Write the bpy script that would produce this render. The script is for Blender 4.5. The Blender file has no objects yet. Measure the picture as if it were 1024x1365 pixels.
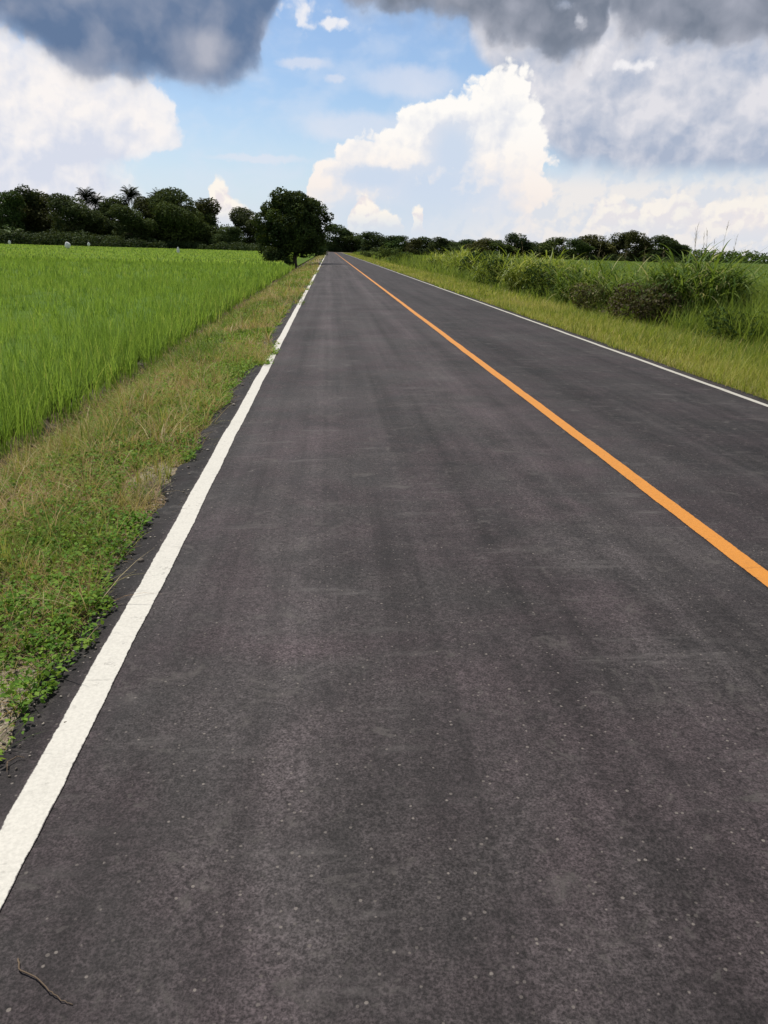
import bpy, math
import numpy as np
from mathutils import Vector, Matrix

rng = np.random.default_rng(7)
S = bpy.context.scene
COL = S.collection
PI = math.pi

# ------------------------------------------------------------------ camera
CAM_H = 1.55
PITCH, YAW, ROLL = math.radians(18.396), math.radians(4.304), math.radians(1.68)
cF = Vector((math.sin(YAW) * math.cos(PITCH), math.cos(YAW) * math.cos(PITCH), -math.sin(PITCH)))
cR0 = Vector((math.cos(YAW), -math.sin(YAW), 0.0))
cU0 = cR0.cross(cF)
cR = cR0 * math.cos(ROLL) + cU0 * math.sin(ROLL)
cU = cU0 * math.cos(ROLL) - cR0 * math.sin(ROLL)
cd = bpy.data.cameras.new('camera')
cam = bpy.data.objects.new('camera', cd)
COL.objects.link(cam)
cd.sensor_fit = 'VERTICAL'
cd.sensor_height = 36.0
cd.lens = 36.0 * 1050.0 / 1365.0
cd.clip_start, cd.clip_end = 0.05, 12000.0
cam.matrix_world = Matrix((
    (cR.x, cU.x, -cF.x, 0.0), (cR.y, cU.y, -cF.y, 0.0), (cR.z, cU.z, -cF.z, CAM_H), (0, 0, 0, 1)))
S.camera = cam


def direction(px, py):
    """Direction of a photo pixel (1024 x 1365) in the world, used once to survey where things stand."""
    d = cF + cR * ((px - 512.0) / 1050.0) - cU * ((py - 682.5) / 1050.0)
    return d.normalized()


def survey(px, Y, z=-0.3):
    """World point at distance Y down the road whose bearing is that of photo column px at the horizon."""
    hy = 331.0 + (px - 439.0) * math.tan(ROLL)
    d = direction(px, hy)
    return Vector((d.x / d.y * Y, Y, z))


def tree_size(px, py, wpx, p):
    """real height and width of something standing at p whose top and width were read in the photo"""
    d = direction(px, py)
    r = math.hypot(p.x, p.y)
    fwd = p.x * math.sin(YAW) + p.y * math.cos(YAW)
    return (CAM_H + r * d.z / math.hypot(d.x, d.y) - p.z) * 0.97, wpx / 1050.0 * fwd * math.cos(PITCH)


def azel(px, py):
    d = direction(px, py)
    return math.degrees(math.atan2(d.x, d.y)), math.degrees(math.asin(d.z))


# ------------------------------------------------------------------ helpers
def tag(o, label=None, cat=None, group=None, kind=None):
    if label: o['label'] = label
    if cat: o['category'] = cat
    if group: o['group'] = group
    if kind: o['kind'] = kind
    return o


def link(o, parent=None):
    COL.objects.link(o)
    if parent is not None:
        o.parent = parent
    return o


def mesh_np(name, V, Q, mat, attrs=None, smooth=False, parent=None):
    """V (n,3) verts, Q (m,k) faces with k fixed."""
    V = np.asarray(V, dtype=np.float32); Q = np.asarray(Q, dtype=np.int32)
    me = bpy.data.meshes.new(name)
    me.vertices.add(len(V)); me.vertices.foreach_set('co', V.ravel())
    k = Q.shape[1]
    me.loops.add(Q.size); me.loops.foreach_set('vertex_index', Q.ravel())
    me.polygons.add(len(Q))
    me.polygons.foreach_set('loop_start', np.arange(0, Q.size, k, dtype=np.int32))
    me.polygons.foreach_set('loop_total', np.full(len(Q), k, dtype=np.int32))
    if smooth:
        me.polygons.foreach_set('use_smooth', np.ones(len(Q), dtype=bool))
    for an, av in (attrs or {}).items():
        a = me.attributes.new(an, 'FLOAT', 'POINT')
        a.data.foreach_set('value', np.asarray(av, dtype=np.float32))
    me.update(calc_edges=True)
    me.materials.append(mat)
    o = bpy.data.objects.new(name, me)
    return link(o, parent)


def empty(name, loc, rz=0.0):
    o = bpy.data.objects.new(name, None)
    o.empty_display_size = 0.3
    o.location = loc; o.rotation_euler.z = rz
    return link(o)


def vnoise(x, y, seed=0):
    """smooth value noise in 0..1"""
    x = np.asarray(x, dtype=np.float64); y = np.asarray(y, dtype=np.float64)
    xi = np.floor(x).astype(np.int64); yi = np.floor(y).astype(np.int64)
    fx = x - xi; fy = y - yi
    fx = fx * fx * (3 - 2 * fx); fy = fy * fy * (3 - 2 * fy)

    def h(a, b):
        n = (a * 374761393 + b * 668265263 + seed * 1442695041) & 0xffffffff
        n = ((n ^ (n >> 13)) * 1274126177) & 0xffffffff
        n = n ^ (n >> 16)
        return (n & 0xffff) / 65535.0
    a = h(xi, yi); b = h(xi + 1, yi); c = h(xi, yi + 1); d = h(xi + 1, yi + 1)
    return (a * (1 - fx) + b * fx) * (1 - fy) + (c * (1 - fx) + d * fx) * fy


def fbm(x, y, seed=0, octv=4):
    s = 0; a = 0.5; t = 0
    for i in range(octv):
        s = s + a * vnoise(x * 2 ** i, y * 2 ** i, seed + i * 17); t += a; a *= 0.5
    return s / t


def sstep(a, b, x):
    t = np.clip((np.asarray(x, dtype=np.float64) - a) / (b - a), 0, 1)
    return t * t * (3 - 2 * t)


# ------------------------------------------------------------------ materials
def new_mat(name):
    m = bpy.data.materials.new(name); m.use_nodes = True
    nt = m.node_tree
    for n in list(nt.nodes): nt.nodes.remove(n)
    out = nt.nodes.new('ShaderNodeOutputMaterial')
    return m, nt, out


class NT:
    """tiny node builder"""
    def __init__(s, nt): s.nt = nt

    def n(s, t, **kw):
        nd = s.nt.nodes.new(t)
        for k, v in kw.items(): setattr(nd, k, v)
        return nd

    def put(s, sock, v):
        if v is None: return
        if isinstance(v, bpy.types.NodeSocket): s.nt.links.new(v, sock)
        else: sock.default_value = v

    def math(s, op, a, b=None, c=None, clamp=False):
        nd = s.n('ShaderNodeMath', operation=op); nd.use_clamp = clamp
        s.put(nd.inputs[0], a); s.put(nd.inputs[1], b); s.put(nd.inputs[2], c)
        return nd.outputs[0]

    def vm(s, op, a, b=None, scale=None):
        nd = s.n('ShaderNodeVectorMath', operation=op)
        s.put(nd.inputs[0], a); s.put(nd.inputs[1], b)
        if scale is not None: s.put(nd.inputs['Scale'], scale)
        return nd.outputs['Value'] if op in ('LENGTH', 'DOT_PRODUCT', 'DISTANCE') else nd.outputs['Vector']

    def noise(s, vec, scale, detail=3.0, rough=0.5, dist=0.0, out='Fac'):
        nd = s.n('ShaderNodeTexNoise')
        s.put(nd.inputs['Vector'], vec); nd.inputs['Scale'].default_value = scale
        nd.inputs['Detail'].default_value = detail; nd.inputs['Roughness'].default_value = rough
        nd.inputs['Distortion'].default_value = dist
        return nd.outputs[0] if out == 'Fac' else nd.outputs[1]

    def vor(s, vec, scale, feature='F1', detail=0.0, rough=0.5, out='Distance', smooth=0.3):
        nd = s.n('ShaderNodeTexVoronoi', feature=feature)
        s.put(nd.inputs['Vector'], vec); nd.inputs['Scale'].default_value = scale
        nd.inputs['Detail'].default_value = detail; nd.inputs['Roughness'].default_value = rough
        if feature == 'SMOOTH_F1': nd.inputs['Smoothness'].default_value = smooth
        return nd.outputs[out]

    def smooth(s, v, a, b, lo=0.0, hi=1.0):
        nd = s.n('ShaderNodeMapRange', interpolation_type='SMOOTHSTEP')
        s.put(nd.inputs['Value'], v)
        nd.inputs['From Min'].default_value = a; nd.inputs['From Max'].default_value = b
        nd.inputs['To Min'].default_value = lo; nd.inputs['To Max'].default_value = hi
        return nd.outputs[0]

    def mix(s, f, a, b, blend='MIX'):
        nd = s.n('ShaderNodeMix', data_type='RGBA', blend_type=blend)
        s.put(nd.inputs[0], f)
        for k, v in ((6, a), (7, b)):
            if isinstance(v, (tuple, list)): v = (*v[:3], 1.0)
            s.put(nd.inputs[k], v)
        return nd.outputs[2]

    def ramp(s, f, stops):
        nd = s.n('ShaderNodeValToRGB'); s.put(nd.inputs[0], f)
        e = nd.color_ramp.elements
        while len(e) < len(stops): e.new(0.5)
        for i, (p, c) in enumerate(stops):
            e[i].position = p; e[i].color = (*c, 1.0)
        return nd.outputs[0]

    def mapping(s, vec, scale=(1, 1, 1), loc=(0, 0, 0), rot=(0, 0, 0)):
        nd = s.n('ShaderNodeMapping'); s.put(nd.inputs['Vector'], vec)
        nd.inputs['Scale'].default_value = scale; nd.inputs['Location'].default_value = loc
        nd.inputs['Rotation'].default_value = rot
        return nd.outputs[0]

    def obj(s): return s.n('ShaderNodeTexCoord').outputs['Object']

    def attr(s, name): return s.n('ShaderNodeAttribute', attribute_name=name).outputs['Fac']

    def bsdf(s, color, rough=0.6, spec=0.3, normal=None):
        nd = s.n('ShaderNodeBsdfPrincipled')
        if isinstance(color, (tuple, list)): color = (*color[:3], 1.0)
        s.put(nd.inputs['Base Color'], color); s.put(nd.inputs['Roughness'], rough)
        s.put(nd.inputs['Specular IOR Level'], spec)
        if normal is not None: s.put(nd.inputs['Normal'], normal)
        return nd.outputs[0]

    def bump(s, h, strength=0.3, dist=0.01):
        nd = s.n('ShaderNodeBump'); s.put(nd.inputs['Height'], h)
        nd.inputs['Strength'].default_value = strength; nd.inputs['Distance'].default_value = dist
        return nd.outputs[0]


def leaf_mat(name, stops, transl=0.3, rough=0.5, spec=0.25, noise_scale=0.0, noise_amt=0.0, vary=False):
    m, nt, out = new_mat(name); b = NT(nt)
    t = b.attr('tint')
    if noise_amt:
        nz = b.noise(b.n('ShaderNodeNewGeometry').outputs['Position'], noise_scale, 2.0)
        t = b.math('ADD', t, b.math('MULTIPLY', b.math('SUBTRACT', nz, 0.5), noise_amt), clamp=True)
    col = b.ramp(t, stops)
    if vary:
        r = b.n('ShaderNodeObjectInfo').outputs['Random']
        col = b.mix(1.0, col, b.ramp(r, [(0.0, (1.35, 1.0, 0.85)), (0.3, (0.8, 0.95, 1.0)), (0.55, (1.5, 1.45, 1.0)), (0.8, (0.95, 1.25, 0.9)), (1.0, (1.3, 1.15, 1.2))]), 'MULTIPLY')
    p = b.bsdf(col, rough, spec)
    tr = b.n('ShaderNodeBsdfTranslucent')
    tc = b.mix(0.35, col, (0.30, 0.34, 0.02))
    b.put(tr.inputs[0], b.mix(0.75, col, tc))
    mx = b.n('ShaderNodeMixShader'); mx.inputs[0].default_value = transl
    nt.links.new(p, mx.inputs[1]); nt.links.new(tr.outputs[0], mx.inputs[2])
    nt.links.new(mx.outputs[0], out.inputs[0])
    return m


def plain_mat(name, fn):
    m, nt, out = new_mat(name); b = NT(nt)
    nt.links.new(fn(b), out.inputs[0])
    return m


def asphalt(b, wear_col=None):
    P = b.obj()
    sx = b.n('ShaderNodeSeparateXYZ'); b.put(sx.inputs[0], P)
    X = sx.outputs[0]
    big = b.noise(P, 0.55, 4.0, 0.6)
    mid = b.noise(P, 3.2, 4.0, 0.65)
    streak = b.noise(b.mapping(P, (2.6, 0.10, 1)), 1.0, 3.0, 0.55)
    lane = b.noise(b.mapping(P, (7.0, 0.045, 1)), 1.0, 3.0, 0.6)
    cross = b.noise(b.mapping(P, (1.6, 7.0, 1)), 1.0, 4.0, 0.7)
    hue = b.noise(P, 0.8, 3.0, 0.6, 0.6)
    agg = b.noise(P, 130.0, 2.0, 0.7)
    agg2 = b.noise(P, 42.0, 3.0, 0.75)
    base = b.mix(b.smooth(hue, 0.40, 0.60), (0.0306, 0.0239, 0.0254), (0.0298, 0.0258, 0.0260))
    v = b.math('ADD', b.smooth(big, 0.28, 0.72, 0.68, 1.32), b.smooth(streak, 0.28, 0.72, -0.24, 0.34))
    v = b.math('ADD', v, b.smooth(mid, 0.3, 0.72, -0.26, 0.34))
    v = b.math('ADD', v, b.smooth(lane, 0.34, 0.66, -0.16, 0.20))
    v = b.math('MULTIPLY', v, b.smooth(agg, 0.3, 0.72, 0.45, 1.65))
    v = b.math('MULTIPLY', v, b.smooth(agg2, 0.28, 0.72, 0.62, 1.44))
    # fresh dark strip outside the edge line, the polished wheel tracks lighter
    v = b.math('MULTIPLY', v, b.smooth(X, -0.98, -0.90, 0.40, 1.0))
    for c, w, g in ((-0.05, 0.26, 0.48), (1.50, 0.30, 0.42)):
        d = b.math('ABSOLUTE', b.math('SUBTRACT', X, c))
        v = b.math('MULTIPLY', v, b.smooth(d, 0.0, w, 1.0 + g, 1.0))
    v = b.math('MULTIPLY', v, b.smooth(X, 2.1, 2.6, 1.0, 0.74))
    sc = b.n('ShaderNodeVectorMath', operation='SCALE')
    b.put(sc.inputs[0], base); b.put(sc.inputs['Scale'], v)
    col = sc.outputs[0]
    # pale dust scuffs
    scuff = b.math('MULTIPLY', b.smooth(cross, 0.54, 0.74), b.smooth(b.noise(P, 1.1, 2.0), 0.38, 0.62))
    col = b.mix(b.math('MULTIPLY', scuff, 0.75), col, (0.088, 0.080, 0.077))
    blot = b.math('MAXIMUM', b.smooth(b.noise(P, 5.0, 5.0, 0.72, 0.8), 0.56, 0.70), b.smooth(b.noise(P, 17.0, 3.0, 0.7, 0.5), 0.60, 0.72, 0.0, 0.8))
    col = b.mix(b.math('MULTIPLY', blot, 0.60), col, (0.080, 0.072, 0.067))
    # pale stones set in the binder
    vor = b.n('ShaderNodeTexVoronoi'); b.put(vor.inputs['Vector'], P); vor.inputs['Scale'].default_value = 55.0
    rnd = b.n('ShaderNodeSeparateColor'); b.put(rnd.inputs[0], vor.outputs['Color'])
    stone = b.math('MULTIPLY', b.smooth(b.math('ADD', vor.outputs['Distance'], b.math('MULTIPLY', agg2, 0.5)), 0.42, 0.56, 1.0, 0.0), b.math('GREATER_THAN', rnd.outputs[0], 0.86))
    col = b.mix(b.math('MULTIPLY', stone, rnd.outputs[1]), col, (0.16, 0.14, 0.125))
    vor2 = b.n('ShaderNodeTexVoronoi'); b.put(vor2.inputs['Vector'], P); vor2.inputs['Scale'].default_value = 16.0
    r2 = b.n('ShaderNodeSeparateColor'); b.put(r2.inputs[0], vor2.outputs['Color'])
    st2 = b.math('MULTIPLY', b.smooth(b.math('ADD', vor2.outputs['Distance'], b.math('MULTIPLY', agg, 0.22)), 0.13, 0.19, 1.0, 0.0), b.math('GREATER_THAN', r2.outputs[1], 0.975))
    col = b.mix(b.math('MULTIPLY', st2, 0.8), col, (0.15, 0.14, 0.125))
    hgt = b.math('ADD', b.math('MULTIPLY', agg, 0.5), agg2)
    return col, b.bump(hgt, 0.55, 0.006), b.smooth(mid, 0.3, 0.7, 0.72, 0.86)


def m_asphalt(b):
    c, n, r = asphalt(b)
    return b.bsdf(c, r, 0.24, n)


def m_line(color, wear):
    def f(b):
        c, n, r = asphalt(b)
        P = b.obj()
        ed = b.attr('edge')
        nz = b.noise(P, 26.0, 4.0, 0.75)
        nz2 = b.noise(P, 2.3, 3.0, 0.6)
        crk = b.noise(b.mapping(P, (3.0, 13.0, 1)), 1.0, 5.0, 0.8)
        w = b.math('ADD', b.smooth(nz, 0.62 - wear, 0.78 - wear), b.math('MULTIPLY', b.smooth(crk, 0.60, 0.68), 0.55))
        w = b.math('MAXIMUM', b.math('MULTIPLY', w, b.smooth(nz2, 0.45, 0.7, 0.15, 1.0)),
                   b.smooth(b.math('ADD', ed, b.math('MULTIPLY', b.math('SUBTRACT', nz, 0.5), 0.28)), 0.93, 1.0))
        dirt = b.smooth(b.noise(P, 7.0, 4.0, 0.7), 0.5, 0.8, 0.0, 0.30)
        pc = b.mix(dirt, color, tuple(x * 0.62 + 0.02 for x in color))
        grain = b.smooth(b.noise(P, 70.0, 3.0, 0.7), 0.3, 0.7, 0.88, 1.05)
        sc = b.n('ShaderNodeVectorMath', operation='SCALE'); b.put(sc.inputs[0], pc); b.put(sc.inputs['Scale'], grain)
        col = b.mix(b.math('MULTIPLY', w, 1.0, clamp=True), sc.outputs[0], c)
        return b.bsdf(col, 0.65, 0.3, b.bump(nz, 0.3, 0.004))
    return f


def m_ground(b):
    P = b.obj()
    n1 = b.noise(P, 0.9, 4.0, 0.6); n2 = b.noise(P, 14.0, 4.0, 0.7); n3 = b.noise(P, 70.0, 3.0, 0.7)
    soil = b.mix(b.smooth(n2, 0.3, 0.7), (0.085, 0.058, 0.036), (0.19, 0.145, 0.095))
    grav = b.mix(b.smooth(n3, 0.35, 0.65), (0.13, 0.11, 0.085), (0.36, 0.31, 0.25))
    col = b.mix(b.smooth(n1, 0.5, 0.62), soil, grav)
    litter = b.smooth(b.noise(b.mapping(P, (30, 9, 1), rot=(0, 0, 0.6)), 1.0, 3.0, 0.7), 0.55, 0.7)
    col = b.mix(b.math('MULTIPLY', litter, 0.6), col, (0.27, 0.20, 0.10))
    far = b.noise(P, 0.02, 4.0, 0.6)
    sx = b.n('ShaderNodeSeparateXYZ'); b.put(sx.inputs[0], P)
    rice_shade = b.smooth(sx.outputs[0], -2.9, -2.0, 0.34, 1.0)  # shade at the foot of the rice, painted into the soil colour
    sc = b.n('ShaderNodeVectorMath', operation='SCALE'); b.put(sc.inputs[0], col); b.put(sc.inputs['Scale'], rice_shade); col = sc.outputs[0]
    fy = b.smooth(b.math('ABSOLUTE', sx.outputs[0]), 12.0, 30.0)
    fgreen = b.mix(b.smooth(far, 0.35, 0.65), (0.06, 0.11, 0.022), (0.09, 0.14, 0.035))
    col = b.mix(fy, col, fgreen)
    return b.bsdf(col, 0.9, 0.15, b.bump(b.math('ADD', n2, n3), 0.6, 0.02))


M_ASPHALT = plain_mat('asphalt', m_asphalt)
M_WHITE = plain_mat('white road paint', m_line((0.53, 0.51, 0.455), 0.05))
M_WHITE_FAR = plain_mat('worn white road paint', m_line((0.44, 0.42, 0.37), 0.05))
M_ORANGE = plain_mat('orange road paint', m_line((0.53, 0.21, 0.030), 0.04))
M_GROUND = plain_mat('verge soil', m_ground)

M_RICE = leaf_mat('rice leaf', [(0.0, (0.088, 0.182, 0.022)), (0.5, (0.192, 0.325, 0.047)), (0.85, (0.29, 0.41, 0.074)), (1.0, (0.36, 0.37, 0.09))], 0.55, 0.65, 0.1, 0.22, 0.5)
M_VERGE = leaf_mat('verge grass', [(0.0, (0.065, 0.135, 0.018)), (0.4, (0.18, 0.245, 0.035)), (0.62, (0.32, 0.31, 0.07)), (0.78, (0.48, 0.36, 0.15)), (0.9, (0.30, 0.165, 0.075)), (1.0, (0.58, 0.47, 0.27))], 0.38, 0.6, 0.15)
M_WEED = leaf_mat('broad weed leaf', [(0.0, (0.05, 0.12, 0.018)), (0.5, (0.115, 0.235, 0.026)), (1.0, (0.23, 0.34, 0.05))], 0.35, 0.7, 0.12)
M_RIGHT = leaf_mat('roadside grass', [(0.0, (0.10, 0.17, 0.022)), (0.5, (0.27, 0.31, 0.045)), (0.8, (0.41, 0.39, 0.09)), (1.0, (0.52, 0.42, 0.18))], 0.45, 0.55, 0.15)
M_REED = leaf_mat('tall cane leaf', [(0.0, (0.032, 0.075, 0.012)), (0.5, (0.088, 0.16, 0.024)), (0.85, (0.20, 0.27, 0.055)), (1.0, (0.42, 0.40, 0.17))], 0.42, 0.6, 0.15)
M_REED_YELLOW = leaf_mat('yellow cane leaf', [(0.0, (0.09, 0.15, 0.018)), (0.5, (0.23, 0.29, 0.036)), (1.0, (0.42, 0.42, 0.12))], 0.45, 0.5, 0.25)
M_STALK = leaf_mat('dry stalk', [(0.0, (0.12, 0.11, 0.045)), (1.0, (0.34, 0.28, 0.15))], 0.1, 0.7, 0.15)
M_SHRUB = leaf_mat('shrub leaf', [(0.0, (0.02, 0.045, 0.011)), (0.6, (0.048, 0.088, 0.02)), (1.0, (0.14, 0.19, 0.04))], 0.35, 0.75, 0.08)
M_BROWNSHRUB = leaf_mat('drying shrub leaf', [(0.0, (0.045, 0.032, 0.017)), (0.5, (0.085, 0.075, 0.03)), (0.8, (0.09, 0.12, 0.03)), (1.0, (0.2, 0.16, 0.08))], 0.2, 0.7, 0.15)
M_CROWN = leaf_mat('dark tree leaf', [(0.0, (0.022, 0.033, 0.016)), (0.6, (0.042, 0.060, 0.024)), (1.0, (0.09, 0.12, 0.04))], 0.14, 0.75, 0.05, vary=True)
M_CROWN_LONE = leaf_mat('lone tree leaf', [(0.0, (0.016, 0.028, 0.011)), (0.6, (0.032, 0.052, 0.017)), (1.0, (0.08, 0.12, 0.03))], 0.14, 0.75, 0.05)
M_CROWN_GREEN = leaf_mat('mid green tree leaf', [(0.0, (0.025, 0.042, 0.018)), (0.6, (0.045, 0.07, 0.026)), (1.0, (0.085, 0.12, 0.04))], 0.2, 0.75, 0.05, vary=True)
M_UNDER = leaf_mat('undergrowth leaf', [(0.0, (0.026, 0.042, 0.017)), (0.6, (0.052, 0.078, 0.028)), (1.0, (0.10, 0.135, 0.045))], 0.12, 0.7, 0.08)
M_PALM = leaf_mat('palm leaf', [(0.0, (0.02, 0.03, 0.016)), (1.0, (0.05, 0.07, 0.03))], 0.14, 0.6, 0.1)
M_PALM_LIGHT = leaf_mat('young palm leaf', [(0.0, (0.07, 0.12, 0.035)), (1.0, (0.16, 0.23, 0.07))], 0.25, 0.45, 0.3)


def m_bark(b):
    P = b.obj()
    n = b.noise(b.mapping(P, (9, 9, 1.6)), 1.0, 4.0, 0.7)
    return b.bsdf(b.mix(b.smooth(n, 0.3, 0.7), (0.035, 0.027, 0.02), (0.11, 0.09, 0.07)), 0.9, 0.15, b.bump(n, 0.6, 0.03))


def m_twig(b):
    n = b.noise(b.obj(), 60.0, 3.0, 0.7)
    return b.bsdf(b.mix(n, (0.055, 0.04, 0.028), (0.17, 0.125, 0.085)), 0.85, 0.2)


def m_cloth(b):
    n = b.noise(b.obj(), 9.0, 3.0, 0.6)
    return b.bsdf(b.mix(b.smooth(n, 0.3, 0.7), (0.62, 0.64, 0.62), (0.80, 0.80, 0.78)), 0.7, 0.2)


M_BARK = plain_mat('bark', m_bark)
M_TWIG = plain_mat('dry twig', m_twig)
M_CLOTH = plain_mat('white cloth', m_cloth)
M_POLE = plain_mat('bamboo pole', lambda b: b.bsdf(b.mix(b.noise(b.obj(), 12.0), (0.16, 0.12, 0.06), (0.32, 0.25, 0.13)), 0.7, 0.2))


# ------------------------------------------------------------------ terrain
def road_bend(y):
    y = np.asarray(y, dtype=np.float64)
    return -np.clip(y - 330, 0, None) ** 2 / 1000.0


def road_z(x, y):
    xr = np.asarray(x) - road_bend(y)
    return -0.07 * ((xr - 2.15) / 3.2) ** 2


def left_edge(y):
    y = np.asarray(y, dtype=np.float64)
    e = -1.115 + 0.05 * (fbm(y * 0.35, y * 0 + 3.3, 5) - 0.5) * 2 + 0.075 * (fbm(y * 2.2, y * 0 + 9.1, 8) - 0.5) * 2
    e = e + 0.05 * (fbm(y * 9.0, y * 0 + 1.7, 9, 4) - 0.5) * 2
    return e


def terrain(x, y):
    xr = np.asarray(x, dtype=np.float64) - road_bend(y)
    z = np.interp(xr, [-3.2, -2.85, -2.2, -1.4, -1.12, -0.9, 5.15, 5.5, 7.2, 8.2, 9.2, 10.5, 13],
                  [-0.58, -0.52, -0.24, -0.145, -0.125, -0.25, -0.25, -0.135, -0.25, -0.42, -0.42, -0.30, -0.3])
    near = sstep(-3.4, -2.9, xr) * (1 - sstep(11, 13, xr))
    amp = np.where((xr > -0.98) & (xr < 5.2), 0.0, 1.0) * near
    z = z + amp * (0.07 * (fbm(x * 1.7, y * 1.7, 21) - 0.5) + 0.035 * (fbm(np.asarray(x) * 9, np.asarray(y) * 9, 22, 3) - 0.5))
    return z


def grid(xs, ys, zf, xoff=None):
    Y, X = np.meshgrid(ys, xs, indexing='ij')
    if xoff is not None: X = X + xoff(Y)
    Z = zf(X, Y)
    V = np.stack([X, Y, Z], -1).reshape(-1, 3)
    ny, nx = len(ys), len(xs)
    i = (np.arange(ny - 1)[:, None] * nx + np.arange(nx - 1)[None, :]).ravel()
    Q = np.stack([i, i + 1, i + nx + 1, i + nx], -1)
    return V, Q


xs = np.concatenate([[-6000, -2000, -700, -250, -100, -40, -20, -10, -6, -4], np.arange(-3.5, -0.85, 0.055), [-0.6, 0, 2, 4, 5.0],
                     np.arange(5.2, 13.2, 0.25), [16, 25, 50, 120, 300, 900, 2500, 6000]])
ys = np.concatenate([[-60, -20, -5, 0], np.arange(1.0, 12, 0.07), np.arange(12, 30, 0.25), np.arange(30, 110, 1.0), np.arange(110, 640, 10), [700, 900, 1500, 3000, 6000, 9000]])
V, Q = grid(xs, ys, lambda x, y: terrain(x, y), lambda Y: road_bend(np.clip(Y, 0, 640)))
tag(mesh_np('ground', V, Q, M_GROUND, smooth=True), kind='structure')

# road: columns across (left edge ragged, with a broken side face), rows along
ry = np.concatenate([np.arange(-12, 1, 0.5), np.arange(1, 10, 0.04), np.arange(10, 30, 0.15), np.arange(30, 100, 1.0), np.arange(100, 641, 5.0)])
cols = np.concatenate([[0.0], np.linspace(0.02, 1.0, 40)])
le = left_edge(ry); re_ = 5.40 + 0.06 * (fbm(ry * 0.8, ry * 0 + 5, 31) - 0.5)
Xc = le[:, None] + (re_ - le)[:, None] * np.linspace(0, 1, 42)[None, :] + road_bend(ry)[:, None]
Yc = np.repeat(ry[:, None], 42, 1)
Zc = road_z(Xc, Yc)
Zc[:, 0] -= 0.008
lo = np.stack([Xc[:, 0] - 0.012, ry, Zc[:, 0] - 0.16], -1); ro = np.stack([Xc[:, -1] + 0.02, ry, Zc[:, -1] - 0.16], -1)
V = np.concatenate([lo[:, None], np.stack([Xc, Yc, Zc], -1), ro[:, None]], 1)
ny, nx = V.shape[:2]
i = (np.arange(ny - 1)[:, None] * nx + np.arange(nx - 1)[None, :]).ravel()
tag(mesh_np('road', V.reshape(-1, 3), np.stack([i, i + 1, i + nx + 1, i + nx], -1), M_ASPHALT, smooth=False), kind='structure')


def painted_line(name, x0, x1, mat, jitter):
    lx = np.linspace(0, 1, 7)
    j0 = x0 + jitter * (fbm(ry * 1.3, ry * 0 + x0, 41) - 0.5) + 0.4 * jitter * (fbm(ry * 9, ry * 0 + x0, 42) - 0.5)
    j1 = x1 + jitter * (fbm(ry * 1.3, ry * 0 + x0, 41) - 0.5) + 0.4 * jitter * (fbm(ry * 9, ry * 0 + x1, 43) - 0.5)
    X = j0[:, None] * (1 - lx) + j1[:, None] * lx + road_bend(ry)[:, None]
    Y = np.repeat(ry[:, None], 7, 1)
    Z = road_z(X, Y) + 0.004
    V = np.stack([X, Y, Z], -1).reshape(-1, 3)
    i = (np.arange(len(ry) - 1)[:, None] * 7 + np.arange(6)[None, :]).ravel()
    e = np.tile(np.abs(lx * 2 - 1), len(ry))
    return tag(mesh_np(name, V, np.stack([i, i + 1, i + 8, i + 7], -1), mat, {'edge': e}), kind='structure')


painted_line('road_edge_line', -0.938, -0.818, M_WHITE, 0.02)
painted_line('road_centre_line', 2.195, 2.315, M_ORANGE, 0.022)
painted_line('road_edge_line', 5.09, 5.19, M_WHITE_FAR, 0.03)


# ------------------------------------------------------------------ blades
def blades(P, L, w, az, lean, curl, seg=3, tint=None, twist=0.0):
    """Curved tapering leaf strips. Arrays of length n."""
    n = len(P)
    t = np.linspace(0, 1, seg + 1)
    ang = lean[:, None] + curl[:, None] * t[None, :]
    ang = (ang[:, 1:] + ang[:, :-1]) / 2
    dl = (L / seg)[:, None]
    hz = np.concatenate([np.zeros((n, 1)), np.cumsum(np.sin(ang) * dl, 1)], 1)
    vz = np.concatenate([np.zeros((n, 1)), np.cumsum(np.cos(ang) * dl, 1)], 1)
    ca, sa = np.cos(az)[:, None], np.sin(az)[:, None]
    cx = P[:, 0:1] + hz * ca; cy = P[:, 1:2] + hz * sa; cz = P[:, 2:3] + vz
    wt = np.clip(1 - t ** 1.8, 0.04, 1) * (0.55 + 0.45 * np.minimum(t * 4, 1))
    ww = w[:, None] * wt[None, :] * 0.5
    sd = az + PI / 2 + twist
    if np.isscalar(sd): sd = np.full(n, sd)
    sx = np.cos(sd)[:, None] * ww; sy = np.sin(sd)[:, None] * ww
    A = np.stack([cx - sx, cy - sy, cz], -1); B = np.stack([cx + sx, cy + sy, cz], -1)
    V = np.stack([A, B], 2).reshape(n, -1, 3)
    k = 2 * (seg + 1)
    base = (np.arange(n) * k)[:, None, None]
    s = np.arange(seg)[None, :, None] * 2
    Q = base + s + np.array([0, 1, 3, 2])[None, None, :]
    if tint is None: tint = rng.random(n)
    return V.reshape(-1, 3), Q.reshape(-1, 4), np.repeat(tint, k)


class Pile:
    def __init__(s): s.V = []; s.Q = []; s.T = []; s.n = 0

    def add(s, V, Q, T):
        s.V.append(V); s.Q.append(Q + s.n); s.T.append(T); s.n += len(V)

    def build(s, name, mat, parent=None, smooth=False):
        return mesh_np(name, np.concatenate(s.V), np.concatenate(s.Q), mat, {'tint': np.concatenate(s.T)}, smooth, parent)


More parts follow.
